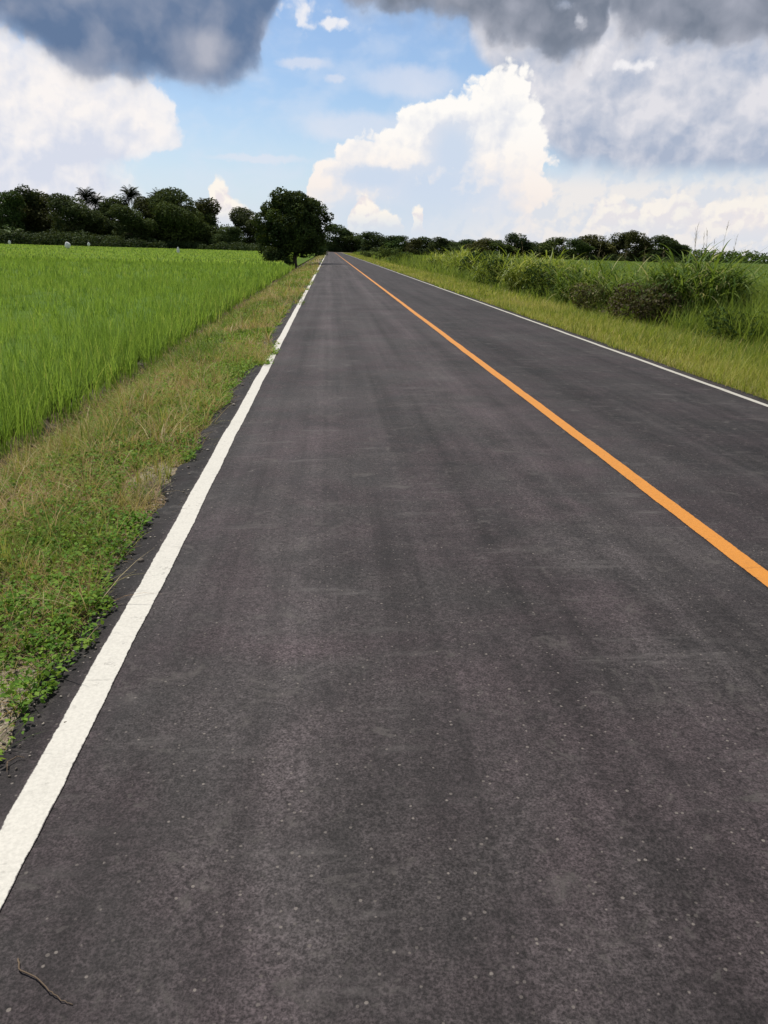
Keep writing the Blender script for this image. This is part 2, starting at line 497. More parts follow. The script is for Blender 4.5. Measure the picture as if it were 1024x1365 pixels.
def cards(C, N, size, aspect, tint):
    """leaf-shaped rhombus faces at C, facing N"""
    n = len(C)
    N = N / (np.linalg.norm(N, axis=1, keepdims=True) + 1e-9)
    r = rng.normal(size=(n, 3))
    a = np.cross(N, r); a /= (np.linalg.norm(a, axis=1, keepdims=True) + 1e-9)
    b = np.cross(N, a)
    a = a * size[:, None] * 0.5; b = b * (size * aspect)[:, None] * 0.5
    up = N * (size * 0.10)[:, None]
    V = np.stack([C - a, C - b + up, C + a, C + b + up], 1).reshape(-1, 3)
    Q = (np.arange(n) * 4)[:, None] + np.arange(4)[None, :]
    return V, Q, np.repeat(tint, 4)


def scatter(n, x0, x1, y0, y1, power=1.0):
    x = rng.uniform(x0, x1, n)
    u = rng.random(n)
    y = y0 + (y1 - y0) * u ** power
    return x, y


# ---- rice field -------------------------------------------------------------
RICE_Z = -0.46


def rice_edge(y): return -3.0 - 0.10 * (fbm(np.asarray(y) * 0.9, np.asarray(y) * 0 + 2.0, 51) - 0.5) * 2 - np.clip((np.asarray(y) - 10) / 75, 0, 1) * 0.35


def in_view(x, y, pad=0.06):
    """inside the sector that the photograph (and a step aside of it) can see"""
    a = np.arctan2(x, y)
    return (a > -0.43 - pad - 1.2 / np.maximum(y, 1)) & (a < 0.60 + pad + 1.2 / np.maximum(y, 1))


FIELD_END = 78.0


def rice_top(x, y):
    return 0.60 + 0.10 * (fbm(x * 0.10, y * 0.10, 61) - 0.5) * 2 + 0.07 * (fbm(x * 0.7, y * 0.7, 62) - 0.5) * 2


pile = Pile()
for (y0, y1, dens, leafn, w0, seg) in ((2.2, 9, 28, 20, 0.0075, 5), (9, 18, 22, 15, 0.0105, 4), (18, 40, 11, 11, 0.019, 3), (40, 80, 4.0, 8, 0.045, 2)):
    xl = -0.55 * y1 - 2
    n = int((-3.0 - xl) * (y1 - y0) * dens)
    hx, hy = scatter(n, xl, -2.9, y0, y1)
    ok = (hx < rice_edge(hy)) & in_view(hx, hy) & (hy < FIELD_END + 0.3 * (hx + 3) * 0.1)
    hx, hy = hx[ok], hy[ok]
    top = rice_top(hx, hy)
    P = np.repeat(np.stack([hx, hy, np.full(len(hx), RICE_Z)], -1), leafn, 0)
    m = len(P)
    P[:, :2] += rng.normal(0, 0.035 + w0, (m, 2))
    L = np.repeat(top, leafn) * rng.uniform(0.75, 1.18, m)
    hill = np.repeat(rng.normal(0, 0.10, len(hx)), leafn)
    tint = np.clip(rng.normal(0.45, 0.20, m) + hill, 0, 0.9)
    tint[rng.random(m) < 0.03] = 0.98
    pile.add(*blades(P, L, w0 * rng.uniform(0.7, 1.3, m), rng.uniform(0, 2 * PI, m), rng.uniform(0.0, 0.26, m), rng.uniform(0.1, 1.0, m) ** 1.5 * 1.35, seg, tint))
# the far canopy of the same crop: leaf tops over a leafy sheet
n = 70000
r = 78 * (270 / 78) ** rng.random(n); a = rng.uniform(-0.47, 0.02, n)
x, y = r * np.sin(a), r * np.cos(a)
ok = (x < -4.5) & (y > 60); x, y, r = x[ok], y[ok], r[ok]; m = len(x)
pile.add(*blades(np.stack([x, y, np.full(m, RICE_Z + 0.25)], -1), 0.42 * rng.uniform(0.8, 1.35, m), 0.0016 * r * rng.uniform(0.6, 1.4, m), rng.uniform(0, 2 * PI, m), rng.uniform(0, 0.4, m), rng.uniform(0.2, 1.2, m), 2, np.clip(rng.normal(0.66, 0.16, m), 0, 1)))
# dense leaf mat just under the tips (keeps the water between the hills from showing)
gx = -np.concatenate([np.arange(3.6, 12, 0.3), np.geomspace(12, 420, 60)])[::-1]
gy = np.concatenate([np.arange(2, 20, 0.3), np.geomspace(20, 300, 90)])
gv, gq = grid(gx, gy, lambda X, Y: RICE_Z + rice_top(X, Y) * np.where(Y > 78, 0.86, 0.46) * sstep(-3.5, -4.8, X) + 0.05 * (vnoise(X * 3, Y * 3, 71) - 0.5) - 0.35 * np.exp(-((Y - FIELD_END) / 1.2) ** 2))
pile.add(gv, gq, np.clip(0.36 + 0.22 * sstep(40, 120, gv[:, 1]) + 0.3 * (fbm(gv[:, 0] * 0.5, gv[:, 1] * 0.5, 73) - 0.5), 0, 1))
tag(pile.build('rice_crop', M_RICE), kind='stuff')


# ---- left verge -------------------------------------------------------------
def tall(z0, x, y): return np.stack([x, y, z0], -1)


def dryness(x, y): return fbm(x * 0.9 + 11, y * 0.55, 81)


def bare(x, y):
    b = fbm(x * 1.5 + 5, y * 0.9 + 3, 91)
    for (cx_, cy_, rx_, ry_, k_) in ((-1.35, 6.3, 0.28, 0.9, 0.22), (-1.24, 4.3, 0.10, 0.6, 0.20), (-2.5, 8.6, 0.35, 1.2, 0.16), (-1.9, 11.5, 0.4, 1.0, 0.12)):
        b = b + k_ * np.exp(-((x - cx_) / rx_) ** 2 - ((y - cy_) / ry_) ** 2)
    return sstep(0.56, 0.66, b) * (0.35 + 0.65 * sstep(-2.2, -1.4, x))


def encroach(y):
    """how far the grass creeps over the asphalt edge, in metres"""
    y = np.asarray(y)
    e = 0.02 + 0.20 * sstep(0.55, 0.75, fbm(y * 0.33, y * 0 + 4, 95))
    e = np.where((y > 11.4) & (y < 14.4), 0.24, e)
    return np.where(y > 24, 0.12 + 0.30 * sstep(0.40, 0.62, fbm(y * 0.24, y * 0 + 6, 96)), e) * np.where(y < 10.0, 0.35, 1.0)


verge = Pile()
for (y0, y1, dens, w0, seg, hs) in ((1.6, 6.5, 3600, 0.0036, 3, 1.0), (6.5, 14, 1900, 0.0058, 3, 1.05), (14, 32, 620, 0.011, 3, 1.1), (32, 75, 170, 0.026, 2, 1.2), (75, 330, 14, 0.08, 2, 1.3)):
    n = int(2.6 * (y1 - y0) * dens)
    x, y = scatter(n, -3.35, -0.68, y0, y1)
    lim = left_edge(y) + encroach(y) - 0.03
    d = dryness(x, y); bb = bare(x, y)
    keep = (x < lim) & in_view(x, y) & (rng.random(n) > 0.75 * sstep(-2.55, -2.95, x)) & (rng.random(n) > bb * 0.93) & (rng.random(n) < sstep(0.34, 0.66, fbm(x * 2.6, y * 2.0, 83)) + 0.08)
    x, y, d = x[keep], y[keep], d[keep]; m = len(x)
    side = np.clip((-1.2 - x) / 1.8, 0, 1)
    L = hs * (0.07 + 0.13 * fbm(x * 1.2, y * 1.0, 85) + 0.11 * side) * rng.uniform(0.55, 1.45, m)
    zz = np.where(x > left_edge(y), road_z(x, y), terrain(x, y)) - 0.01
    dry = np.clip(0.10 + 0.66 * sstep(0.42, 0.58, d) + rng.normal(0, 0.15, m) + 0.10 * side, 0, 1)
    dry = np.where(rng.random(m) < 0.22, rng.uniform(0.7, 1.0, m), dry)
    lean = rng.uniform(0.05, 0.9, m) + (dry > 0.7) * rng.uniform(0, 0.6, m)
    verge.add(*blades(tall(zz, x, y), L, w0 * rng.uniform(0.6, 1.5, m), rng.uniform(0, 2 * PI, m), lean, rng.uniform(0.1, 1.4, m), seg, dry))
# tufts: many leaves from one root, each tuft of one tone
for (y0, y1, nt_, lv, w0, hs) in ((1.6, 6.5, 520, 16, 0.0045, 1.0), (6.5, 14, 700, 14, 0.0068, 1.05), (14, 32, 800, 11, 0.013, 1.1), (32, 80, 700, 9, 0.03, 1.15)):
    x, y = scatter(nt_, -2.75, -0.95, y0, y1)
    ok = (x < left_edge(y) + encroach(y) - 0.04) & in_view(x, y); x, y = x[ok], y[ok]; m0 = len(x)
    big = rng.uniform(0.12, 0.34, m0) * (0.6 + 0.8 * fbm(x * 0.8, y * 0.6, 86)) * np.where(rng.random(m0) < 0.12, 1.5, 1.0)
    tone = np.clip(0.12 + 0.6 * sstep(0.38, 0.62, dryness(x, y)) + rng.normal(0, 0.22, m0), 0.0, 1)
    tone = np.where(rng.random(m0) < 0.17, rng.uniform(0.72, 1, m0), tone)
    z0 = np.where(x > left_edge(y), road_z(x, y), terrain(x, y)) - 0.01
    P = np.repeat(np.stack([x, y, z0], -1), lv, 0); m = len(P)
    P[:, :2] += rng.normal(0, 0.022, (m, 2))
    verge.add(*blades(P, hs * np.repeat(big, lv) * rng.uniform(0.5, 1.2, m), w0 * rng.uniform(0.6, 1.4, m), rng.uniform(0, 2 * PI, m), rng.uniform(0.1, 0.9, m), rng.uniform(0.2, 1.5, m), 4, np.clip(np.repeat(tone, lv) + rng.normal(0, 0.08, m), 0, 1)))
for (cx_, cy_, rx_, ry_, nb_) in ((-1.55, 19.5, 0.35, 1.6, 900), (-1.9, 12.2, 0.3, 0.7, 700), (-2.35, 8.2, 0.3, 0.8, 800), (-2.2, 27.0, 0.5, 2.5, 700)):
    x = rng.normal(cx_, rx_, nb_); y = rng.normal(cy_, ry_, nb_); ok = x < left_edge(y); x, y = x[ok], y[ok]; m = len(x)
    verge.add(*blades(tall(terrain(x, y), x, y), rng.uniform(0.10, 0.34, m), 0.0007 * cy_ * rng.uniform(0.6, 1.3, m), rng.uniform(0, 2 * PI, m), rng.uniform(0.2, 1.2, m), rng.uniform(0.2, 1.6, m), 3, np.clip(rng.normal(0.89, 0.05, m), 0, 1)))
# straw lying on the soil
for (y0, y1, n, w) in ((1.6, 8, 4500, 0.003), (8, 20, 5000, 0.006), (20, 50, 4000, 0.013)):
    x, y = scatter(n, -3.3, -1.12, y0, y1); ok = in_view(x, y); x, y = x[ok], y[ok]; m = len(x)
    verge.add(*blades(tall(terrain(x, y) + 0.012, x, y), rng.uniform(0.06, 0.24, m), np.full(m, w), rng.uniform(0, 2 * PI, m), rng.uniform(1.2, 1.52, m), rng.uniform(-0.1, 0.35, m), 2, rng.uniform(0.62, 1.0, m)))
# taller tufts in the shade of the rice
for (y0, y1, n, w) in ((3, 14, 9000, 0.0055), (14, 45, 9000, 0.013), (45, 85, 4000, 0.03)):
    n = n * 2 // 3
    x, y = scatter(n, -3.2, -2.2, y0, y1); ok = in_view(x, y) & (fbm(x * 1.4, y * 0.8, 87) > 0.44); x, y = x[ok], y[ok]; m = len(x)
    verge.add(*blades(tall(terrain(x, y), x, y), rng.uniform(0.12, 0.42, m), w * rng.uniform(0.7, 1.4, m), rng.uniform(0, 2 * PI, m), rng.uniform(0.3, 1.2, m), rng.uniform(0.3, 1.5, m), 3, np.clip(np.where(rng.random(m) < 0.5, rng.uniform(0.65, 1, m), rng.normal(0.25, 0.2, m)), 0, 1)))
tag(verge.build('verge_grass', M_VERGE), kind='stuff')

weeds = Pile()
for (y0, y1, n, s0) in ((1.6, 4.5, 2600, 0.025), (4.5, 9, 3200, 0.028), (9, 20, 3600, 0.036), (20, 60, 2200, 0.06)):
    x, y = scatter(n, -3.0, -0.8, y0, y1)
    wn = fbm(x * 1.1 + 31, y * 0.75 + 7, 101)
    wn = wn + 0.40 * np.exp(-((y - 12.6) / 1.7) ** 2 - ((x + 1.3) / 0.6) ** 2) + 0.16 * np.exp(-((y - 5.6) / 0.8) ** 2 - ((x + 1.8) / 0.5) ** 2) \
        + 0.36 * np.exp(-((y - 8.7) / 0.8) ** 2 - ((x + 1.45) / 0.5) ** 2) + 0.20 * np.exp(-((y - 3.0) / 1.1) ** 2 - ((x + 1.5) / 0.5) ** 2) + 0.16 * np.exp(-((y - 4.9) / 0.8) ** 2 - ((x + 1.7) / 0.5) ** 2)
    ok = (wn > np.where(y > 8, 0.465, 0.485)) & (rng.random(len(x)) > bare(x, y) * 0.9) & (x < left_edge(y) + encroach(y) + 0.02) & in_view(x, y)
    x, y = x[ok], y[ok]; k = 11; m0 = len(x)
    z0 = np.where(x > left_edge(y), road_z(x, y), terrain(x, y))
    C = np.repeat(np.stack([x, y, z0], -1), k, 0); m = len(C)
    rad = np.abs(rng.normal(0, 2.0 * s0, m)); aa = rng.uniform(0, 2 * PI, m)
    C[:, 0] += rad * np.cos(aa); C[:, 1] += rad * np.sin(aa); C[:, 2] += rng.uniform(0.01, 0.075 + s0, m)
    over = np.clip(C[:, 0] - left_edge(C[:, 1]), 0, 1)
    C[:, 2] = np.where(over > 0, road_z(C[:, 0], C[:, 1]) + 0.006 + 0.022 * rng.random(m), C[:, 2])
    keep = over < 0.035 + encroach(C[:, 1]); C = C[keep]; k_ = keep
    N = rng.normal(0, 0.45, (m, 3)); N[:, 2] += 1.0; N = N[keep]
    T = np.clip(np.repeat(rng.normal(0.5, 0.2, m0) + 0.3 * sstep(8, 11, y), k) + rng.normal(0, 0.15, m), 0, 1)
    weeds.add(*cards(C, N, s0 * rng.uniform(0.6, 1.5, len(C)), 0.62, T[k_]))
tag(weeds.build('low_weeds', M_WEED), kind='stuff')

gs = Pile()
ic = np.array([(-0.5, 0, 0.86), (0.5, 0, 0.86), (-0.5, 0, -0.86), (0.5, 0, -0.86), (0, 0.86, 0.5), (0, 0.86, -0.5), (0, -0.86, 0.5), (0, -0.86, -0.5), (0.86, 0.5, 0), (-0.86, 0.5, 0), (0.86, -0.5, 0), (-0.86, -0.5, 0)])
it = np.array([(1, 4, 0), (4, 9, 0), (4, 5, 9), (8, 5, 4), (1, 8, 4), (1, 10, 8), (10, 3, 8), (8, 3, 5), (3, 2, 5), (3, 7, 2), (3, 10, 7), (10, 6, 7), (6, 11, 7), (6, 0, 11), (6, 1, 0), (10, 1, 6), (11, 0, 9), (2, 11, 9), (5, 2, 9), (11, 2, 7)])
n = 3200
y = 1.8 + 12 * rng.random(n) ** 1.5
x = left_edge(y) - np.abs(rng.normal(0, 0.10, n)) + np.where(rng.random(n) < 0.16, np.abs(rng.normal(0, 0.10, n)), 0.0)
r = rng.uniform(0.002, 0.0065, n) * (1 + 1.5 * (rng.random(n) < 0.08)) * (0.8 + y * 0.06)
zz = np.where(x > left_edge(y), road_z(x, y), terrain(x, y)) + r * 0.3
V = ic[None] * rng.uniform(0.6, 1.3, (n, 12, 1)) * r[:, None, None] * np.array([1.2, 1.0, 0.7]) + np.stack([x, y, zz], -1)[:, None, :]
Q = it[None] + (np.arange(n) * 12)[:, None, None]
gs.add(V.reshape(-1, 3), Q.reshape(-1, 3), np.repeat(rng.random(n), 12))
M_STONE = leaf_mat('roadside stones', [(0.0, (0.10, 0.085, 0.07)), (0.6, (0.22, 0.19, 0.155)), (1.0, (0.40, 0.36, 0.30))], 0.0, 0.85, 0.15)
tag(gs.build('gravel', M_STONE), kind='stuff')

# ---- right verge ------------------------------------------------------------
rv = Pile()
for (y0, y1, dens, w0, seg, hs) in ((5.5, 13, 1000, 0.0085, 3, 1.0), (13, 28, 520, 0.014, 3, 1.0), (28, 70, 150, 0.03, 3, 1.0), (70, 330, 15, 0.085, 2, 1.1)):
    n = int(5.6 * (y1 - y0) * dens)
    x, y = scatter(n, 5.16, 10.8, y0, y1)
    e = 5.34 - 0.22 * sstep(0.52, 0.75, fbm(y * 0.45, y * 0 + 8, 111))
    keep = (x > e) & in_view(x, y) & (rng.random(n) < 0.35 + 0.9 * fbm(x * 2.2, y * 1.5, 112))
    x, y = x[keep], y[keep]; m = len(x)
    zz = np.where(x < 5.4, road_z(x, y), terrain(x, y)) - 0.01
    side = np.clip((x - 5.4) / 2.4, 0, 1)
    L = hs * (0.10 + 0.16 * fbm(x * 1.0, y * 0.8, 113) + 0.22 * side) * rng.uniform(0.6, 1.4, m)
    T = np.clip(rng.normal(0.50, 0.17, m) + 0.9 * (fbm(x * 0.7, y * 0.4, 114) - 0.5) - 0.34 * sstep(7.0, 8.4, x), 0, 1)
    T = np.where(rng.random(m) < 0.10, rng.uniform(0.8, 1, m), T)
    rv.add(*blades(tall(zz, x, y), L, w0 * rng.uniform(0.6, 1.5, m), rng.uniform(0, 2 * PI, m), rng.uniform(0.0, 0.55, m), rng.uniform(0.1, 1.2, m), seg, T))
for (y0, y1, nt_, lv, w0) in ((6, 14, 420, 15, 0.009), (14, 30, 700, 12, 0.015), (30, 90, 900, 9, 0.032)):
    x, y = scatter(nt_, 5.35, 9.0, y0, y1); ok = in_view(x, y); x, y = x[ok], y[ok]; m0 = len(x)
    big = rng.uniform(0.18, 0.5, m0) * (0.5 + 0.8 * np.clip((x - 5.4) / 2.5, 0, 1))
    tone = np.clip(rng.normal(0.45, 0.25, m0) - 0.2 * sstep(7.0, 8.4, x), 0, 1); tone = np.where(rng.random(m0) < 0.15, rng.uniform(0.8, 1, m0), tone)
    P = np.repeat(np.stack([x, y, terrain(x, y) - 0.01], -1), lv, 0); m = len(P); P[:, :2] += rng.normal(0, 0.03, (m, 2))
    rv.add(*blades(P, np.repeat(big, lv) * rng.uniform(0.5, 1.2, m), w0 * rng.uniform(0.6, 1.4, m), rng.uniform(0, 2 * PI, m), rng.uniform(0.1, 0.8, m), rng.uniform(0.2, 1.6, m), 4, np.clip(np.repeat(tone, lv) + rng.normal(0, 0.08, m), 0, 1)))
tag(rv.build('roadside_grass', M_RIGHT), kind='stuff')

# wild grass behind the clumps and the low green field beyond
wild = Pile()
for (y0, y1, dens, w0, seg) in ((10, 26, 170, 0.022, 4), (26, 60, 52, 0.042, 3), (60, 130, 13, 0.085, 2), (130, 330, 1.6, 0.2, 2)):
    x1 = 0.66 * y1
    x0 = 8.0
    n = int(min(x1 - x0, 26) * (y1 - y0) * dens)
    x, y = scatter(n, x0, min(x1, x0 + 26), y0, y1)
    hN = fbm(x * 0.16, y * 0.12, 121)
    ok = in_view(x, y) & (x > 7.7 + 1.5 * fbm(y * 0.4, y * 0, 122) + 1.0 * sstep(24, 16, y)); x, y, hN = x[ok], y[ok], hN[ok]; m = len(x)
    L = (0.45 + 1.25 * hN * sstep(7.6, 9.6, x) * np.exp(-np.clip(x - 13, 0, None) / 9)) * rng.uniform(0.6, 1.35, m)
    wild.add(*blades(tall(terrain(x, y), x, y), L, w0 * rng.uniform(0.6, 1.4, m), rng.uniform(0, 2 * PI, m), rng.uniform(0, 0.4, m), rng.uniform(0.2, 1.3, m), seg, np.clip(rng.normal(0.42, 0.2, m), 0, 1)))
n = 60000
r = 30 * (420 / 30) ** rng.random(n); a = rng.uniform(0.02, 0.68, n)
x, y = r * np.sin(a), r * np.cos(a); ok = x > 16; x, y, r = x[ok], y[ok], r[ok]; m = len(x)
wild.add(*blades(np.stack([x, y, np.full(m, -0.3)], -1), 0.45 * rng.uniform(0.6, 1.3, m), 0.0016 * r * rng.uniform(0.6, 1.4, m), rng.uniform(0, 2 * PI, m), rng.uniform(0, 0.4, m), rng.uniform(0.2, 1.2, m), 2, np.clip(rng.normal(0.36, 0.15, m), 0, 1)))
gx = np.concatenate([np.arange(14, 30, 0.8), np.geomspace(30, 600, 50)]); gy = np.geomspace(8, 480, 130)
gv, gq = grid(gx, gy, lambda X, Y: -0.06 + 0.10 * (fbm(X * 0.2, Y * 0.2, 131) - 0.5))
wild.add(gv, gq, np.clip(0.30 + 0.4 * (fbm(gv[:, 0] * 0.12, gv[:, 1] * 0.06, 133) - 0.5), 0, 1))
tag(wild.build('field_grass', leaf_mat('field grass', [(0.0, (0.07, 0.13, 0.018)), (0.5, (0.165, 0.24, 0.04)), (1.0, (0.34, 0.36, 0.10))], 0.45, 0.65, 0.1)), kind='stuff')


# ------------------------------------------------------------------ tubes, trunks
def tube(pts, rad, sides=7):
    pts = np.asarray(pts, dtype=np.float64); n = len(pts)
    V = []
    for i in range(n):
        t = pts[min(i + 1, n - 1)] - pts[max(i - 1, 0)]
        t = t / (np.linalg.norm(t) + 1e-9)
        ref = np.array([1.0, 0, 0]) if abs(t[0]) < 0.8 else np.array([0, 1.0, 0])
        u = np.cross(t, ref); u /= np.linalg.norm(u); v = np.cross(t, u)
        a = np.linspace(0, 2 * PI, sides, endpoint=False)
        V.append(pts[i] + rad[i] * (np.cos(a)[:, None] * u + np.sin(a)[:, None] * v))
    V = np.concatenate(V)
    Q = []
    for i in range(n - 1):
        for k in range(sides):
            k2 = (k + 1) % sides
            Q.append((i * sides + k, i * sides + k2, (i + 1) * sides + k2, (i + 1) * sides + k))
    return V, np.array(Q)


def bez(a, b, c, n=7):
    t = np.linspace(0, 1, n)[:, None]
    return (1 - t) ** 2 * np.asarray(a) + 2 * t * (1 - t) * np.asarray(b) + t ** 2 * np.asarray(c)


def trunk_pile(h, r, lobes, lean=(0, 0)):
    p = Pile()
    top = np.array([lean[0], lean[1], h])
    pts = bez((0, 0, -0.15), (lean[0] * 0.1, lean[1] * 0.1, h * 0.5), top, 8)
    rad = r * np.linspace(1.0, 0.55, 8); rad[0] *= 1.5
    V, Q = tube(pts, rad, 9); p.add(V, Q, np.full(len(V), 0.5))
    for (c, s) in lobes:
        f = rng.uniform(0.45, 1.0)
        st = pts[int(f * 7)]
        mid = (st + c) / 2 + np.array([0, 0, 0.12 * h])
        V, Q = tube(bez(st, mid, c, 6), r * 0.42 * np.linspace(1, 0.15, 6), 6)
        p.add(V, Q, np.full(len(V), 0.5))
    return p


def crown_pile(lobes, leaf, dens, tint0=0.5):
    """leaf clumps over a set of lobes (centre, radii)"""
    p = Pile()
    for c, s in lobes:
        s = np.asarray(s)
        n = int(dens * (s[0] * s[1] + s[0] * s[2] + s[1] * s[2]) / (leaf * leaf) * 9.0)
        u = rng.normal(size=(n, 3)); u /= np.linalg.norm(u, axis=1, keepdims=True)
        rr = rng.uniform(0.55, 1.0, n) ** 0.6
        bump = 0.82 + 0.36 * vnoise(u[:, 0] * 2.6 + c[0] * 3 + 50, u[:, 1] * 2.6 + u[:, 2] * 2.1 + 50, int(abs(c[2] * 100)) % 97)
        C = np.asarray(c) + u * s * (rr * bump)[:, None]
        N = u * 0.6 + rng.normal(0, 0.7, (n, 3)); N[:, 2] += 0.35
        lob = rng.normal(0, 0.16)
        T = np.clip(tint0 + lob + rng.normal(0, 0.18, n), 0, 1)
        p.add(*cards(C, N, leaf * rng.uniform(0.6, 1.5, n), 0.6, T))
    return p


def lobes_for(h, w, n, z0, round_=0.8):
    L = []
    for k in range(n):
        t = ((k * 0.618) % 1.0) * 0.9 + 0.04
        zc = z0 + (h - z0) * t
        prof = max(0.25, 1 - abs(t * 1.75 - 0.72) ** 2.2) ** 0.5
        a = 2.4 * k + rng.uniform(-0.4, 0.4); r = w * 0.5 * prof * rng.uniform(0.45, 0.82)
        s = w * rng.uniform(0.13, 0.22)
        L.append((np.array([r * math.cos(a), r * math.sin(a), zc]), (s, s, s * round_)))
    for t, q in ((0.14, 0.30), (0.36, 0.36), (0.58, 0.35), (0.80, 0.24)):
        L.append((np.array([0, 0, z0 + (h - z0) * t]), (w * q, w * q, (h - z0) * 0.2)))
    return L


SIZE = {}


def measure(root, crown):
    v = np.empty(len(crown.data.vertices) * 3, dtype=np.float32)
    crown.data.vertices.foreach_get('co', v); v = v.reshape(-1, 3)
    SIZE[root.name] = (np.percentile(v[:, 2], 99.3), np.percentile(np.abs(v[:, :2]).max(1), 97) * 2)


def broad_proto(h, w, n, z0, leaf, dens, mat, name, round_=0.8):
    lb = lobes_for(h, w, n, z0, round_)
    root = empty(name, (0, 0, 0))
    trunk_pile(h * 0.55, 0.022 * h + 0.05, lb[:6]).build('trunk', M_BARK, root, True)
    measure(root, crown_pile(lb, leaf, dens).build('crown', mat, root))
    return root


def copy_tree(o):
    c = o.copy(); COL.objects.link(c)
    for ch in o.children:
        d = ch.copy(); COL.objects.link(d); d.parent = c
    return c


used = set()


def place(proto, loc, rz, scale, label, cat, group):
    o = proto
    if proto.name in used: o = copy_tree(proto)
    else: used.add(proto.name)
    o.location = loc; o.rotation_euler = (0, 0, rz); o.scale = scale
    for k in ('label', 'category', 'group'):
        if k in o: del o[k]
    return tag(o, label, cat, group)


def frond(pile, base, az, length, rise, droop, leaflen, n, T):
    """a feather palm frond: rachis curve with paired leaflets"""
    k = 14
    t = np.linspace(0, 1, k); ang = rise - droop * t ** 1.3
    st = length / (k - 1)
    hz = np.concatenate([[0], np.cumsum(np.cos(ang[:-1]) * st)]); vz = np.concatenate([[0], np.cumsum(np.sin(ang[:-1]) * st)])
    pts = np.stack([base[0] + hz * math.cos(az), base[1] + hz * math.sin(az), base[2] + vz], -1)
    V, Q = tube(pts, 0.035 * np.linspace(1, 0.2, k) * length / 3.5, 4); pile.add(V, Q, np.full(len(V), T))
    tt = np.linspace(0.12, 0.99, n)
    P = np.stack([np.interp(tt, t, pts[:, i]) for i in range(3)], -1)
    for sd in (-1, 1):
        m = len(tt)
        L = leaflen * np.sin(np.clip(tt * 0.85 + 0.15, 0, 1) * PI) ** 0.6 * rng.uniform(0.85, 1.1, m)
        pile.add(*blades(P, L, np.full(m, leaflen * 0.2), np.full(m, az) + sd * rng.uniform(0.8, 1.15, m), rng.uniform(1.1, 1.5, m), rng.uniform(0.4, 1.0, m), 2, np.clip(T + rng.normal(0, 0.15, m), 0, 1)))


def palm_proto(h, nf, fl, mat, name, lean=0.8, tr=0.16):
    root = empty(name, (0, 0, 0))
    p = Pile(); pts = bez((0, 0, -0.2), (lean * 0.1, 0, h * 0.5), (lean, 0, h), 12)
    rad = tr * np.linspace(1.15, 0.75, 12); rad[0] *= 1.5
    V, Q = tube(pts, rad, 9); p.add(V, Q, np.full(len(V), 0.5)); p.build('trunk', M_BARK, root, True)
    c = Pile()
    for k in range(nf):
        el = rng.uniform(-0.5, 1.5)
        frond(c, (lean, 0, h), 2.4 * k + rng.uniform(-0.3, 0.3), fl * rng.uniform(0.8, 1.1), el, rng.uniform(0.9, 1.7), fl * 0.26, 46, rng.uniform(0.2, 0.8))
    measure(root, c.build('crown', mat, root))
    return root


# ---- the trees along the far side of the rice ------------------------------
GL = 'dark trees along the far edge of the rice field'
protos = [broad_proto(16, 15, 24, 0.3, 0.46, 0.9, M_CROWN, 'dark_tree'), broad_proto(16, 13, 22, 0.3, 0.46, 0.9, M_CROWN, 'dark_tree', 1.1),
          broad_proto(16, 18, 28, 0.2, 0.5, 0.9, M_CROWN, 'dark_tree', 0.8), broad_proto(16, 11, 20, 0.3, 0.44, 0.9, M_CROWN, 'dark_tree', 1.3)]
pw = [15, 13, 18, 11]
palms = [palm_proto(15.0, 60, 4.6, M_PALM, 'coconut_palm', 0.9), palm_proto(14.0, 54, 4.3, M_PALM, 'coconut_palm', -1.3)]
D = 280.0
# px, top py, width px, kind
left_trees = [
    (6, 255, 62, 0, 'dark broad tree at the far left end of the tree line beyond the rice'),
    (33, 250, 50, 3, 'dark upright tree just behind the young pale palm beyond the rice'),
    (63, 256, 60, 1, 'dark round-topped tree behind the gap between the young pale palm and the tilted white cloth'),
    (100, 260, 64, 0, 'dark lower tree left of the coconut palm with two crowns side by side'),
    (152, 262, 52, 3, 'dark round tree between the leftmost coconut palms and the tallest spiky palm'),
    (176, 274, 50, 1, 'dark low tree directly under the tallest spiky palm'),
    (208, 264, 56, 0, 'dark tree left of the large rounded crown, under the shorter coconut palm'),
    (240, 252, 72, 2, 'largest dark tree, a high rounded dome behind the narrow white cloth'),
    (266, 264, 52, 1, 'dark tree stepping down on the right shoulder of the large rounded dome'),
    (281, 284, 30, 3, 'small dark tree at the right foot of the large rounded dome'),
    (303, 302, 40, 0, 'low dark tree in the sky gap between the rounded dome and the lone roadside tree'),
    (334, 277, 44, 1, 'dark tree just left of the lone roadside tree, rising above the low gap'),
    (376, 293, 36, 2, 'dark wide tree mostly hidden behind the lone roadside tree'),
]
for j, (px, py, wpx, k, lab) in enumerate(left_trees):
    dd = D + rng.uniform(-14, 14)
    p = survey(px, dd)
    h, w = tree_size(px, py, wpx * 1.15, p)
    sz, sx = SIZE[protos[k].name]
    place(protos[k], p, rng.uniform(0, 6.28), (w / sx, w / sx, h / sz), lab, 'tree', GL)
for j, (px, py, k, lab) in enumerate([
        (117, 248, 0, 'coconut palm at the left of the tree line, the taller of two close together'),
        (133, 255, 1, 'coconut palm close on the right of another one in the left tree line'),
        (182, 246, 0, 'tallest spiky coconut palm in the middle of the left tree line'),
        (199, 259, 1, 'short coconut palm leaning against the right side of the tallest spiky palm'),
        (215, 250, 1, 'coconut palm poking up just left of the large rounded dome of leaves')]):
    dd = D + 12
    h, _ = tree_size(px, py, 1, survey(px, dd))
    q = SIZE[palms[k].name][0]
    place(palms[k], survey(px, dd), rng.uniform(0, 6.28), (0.95, 0.95, h / q), lab, 'palm tree', 'coconut palms in the left tree line')
yp = palm_proto(1.6, 18, 4.4, M_PALM_LIGHT, 'young_palm', 0.2, 0.22)
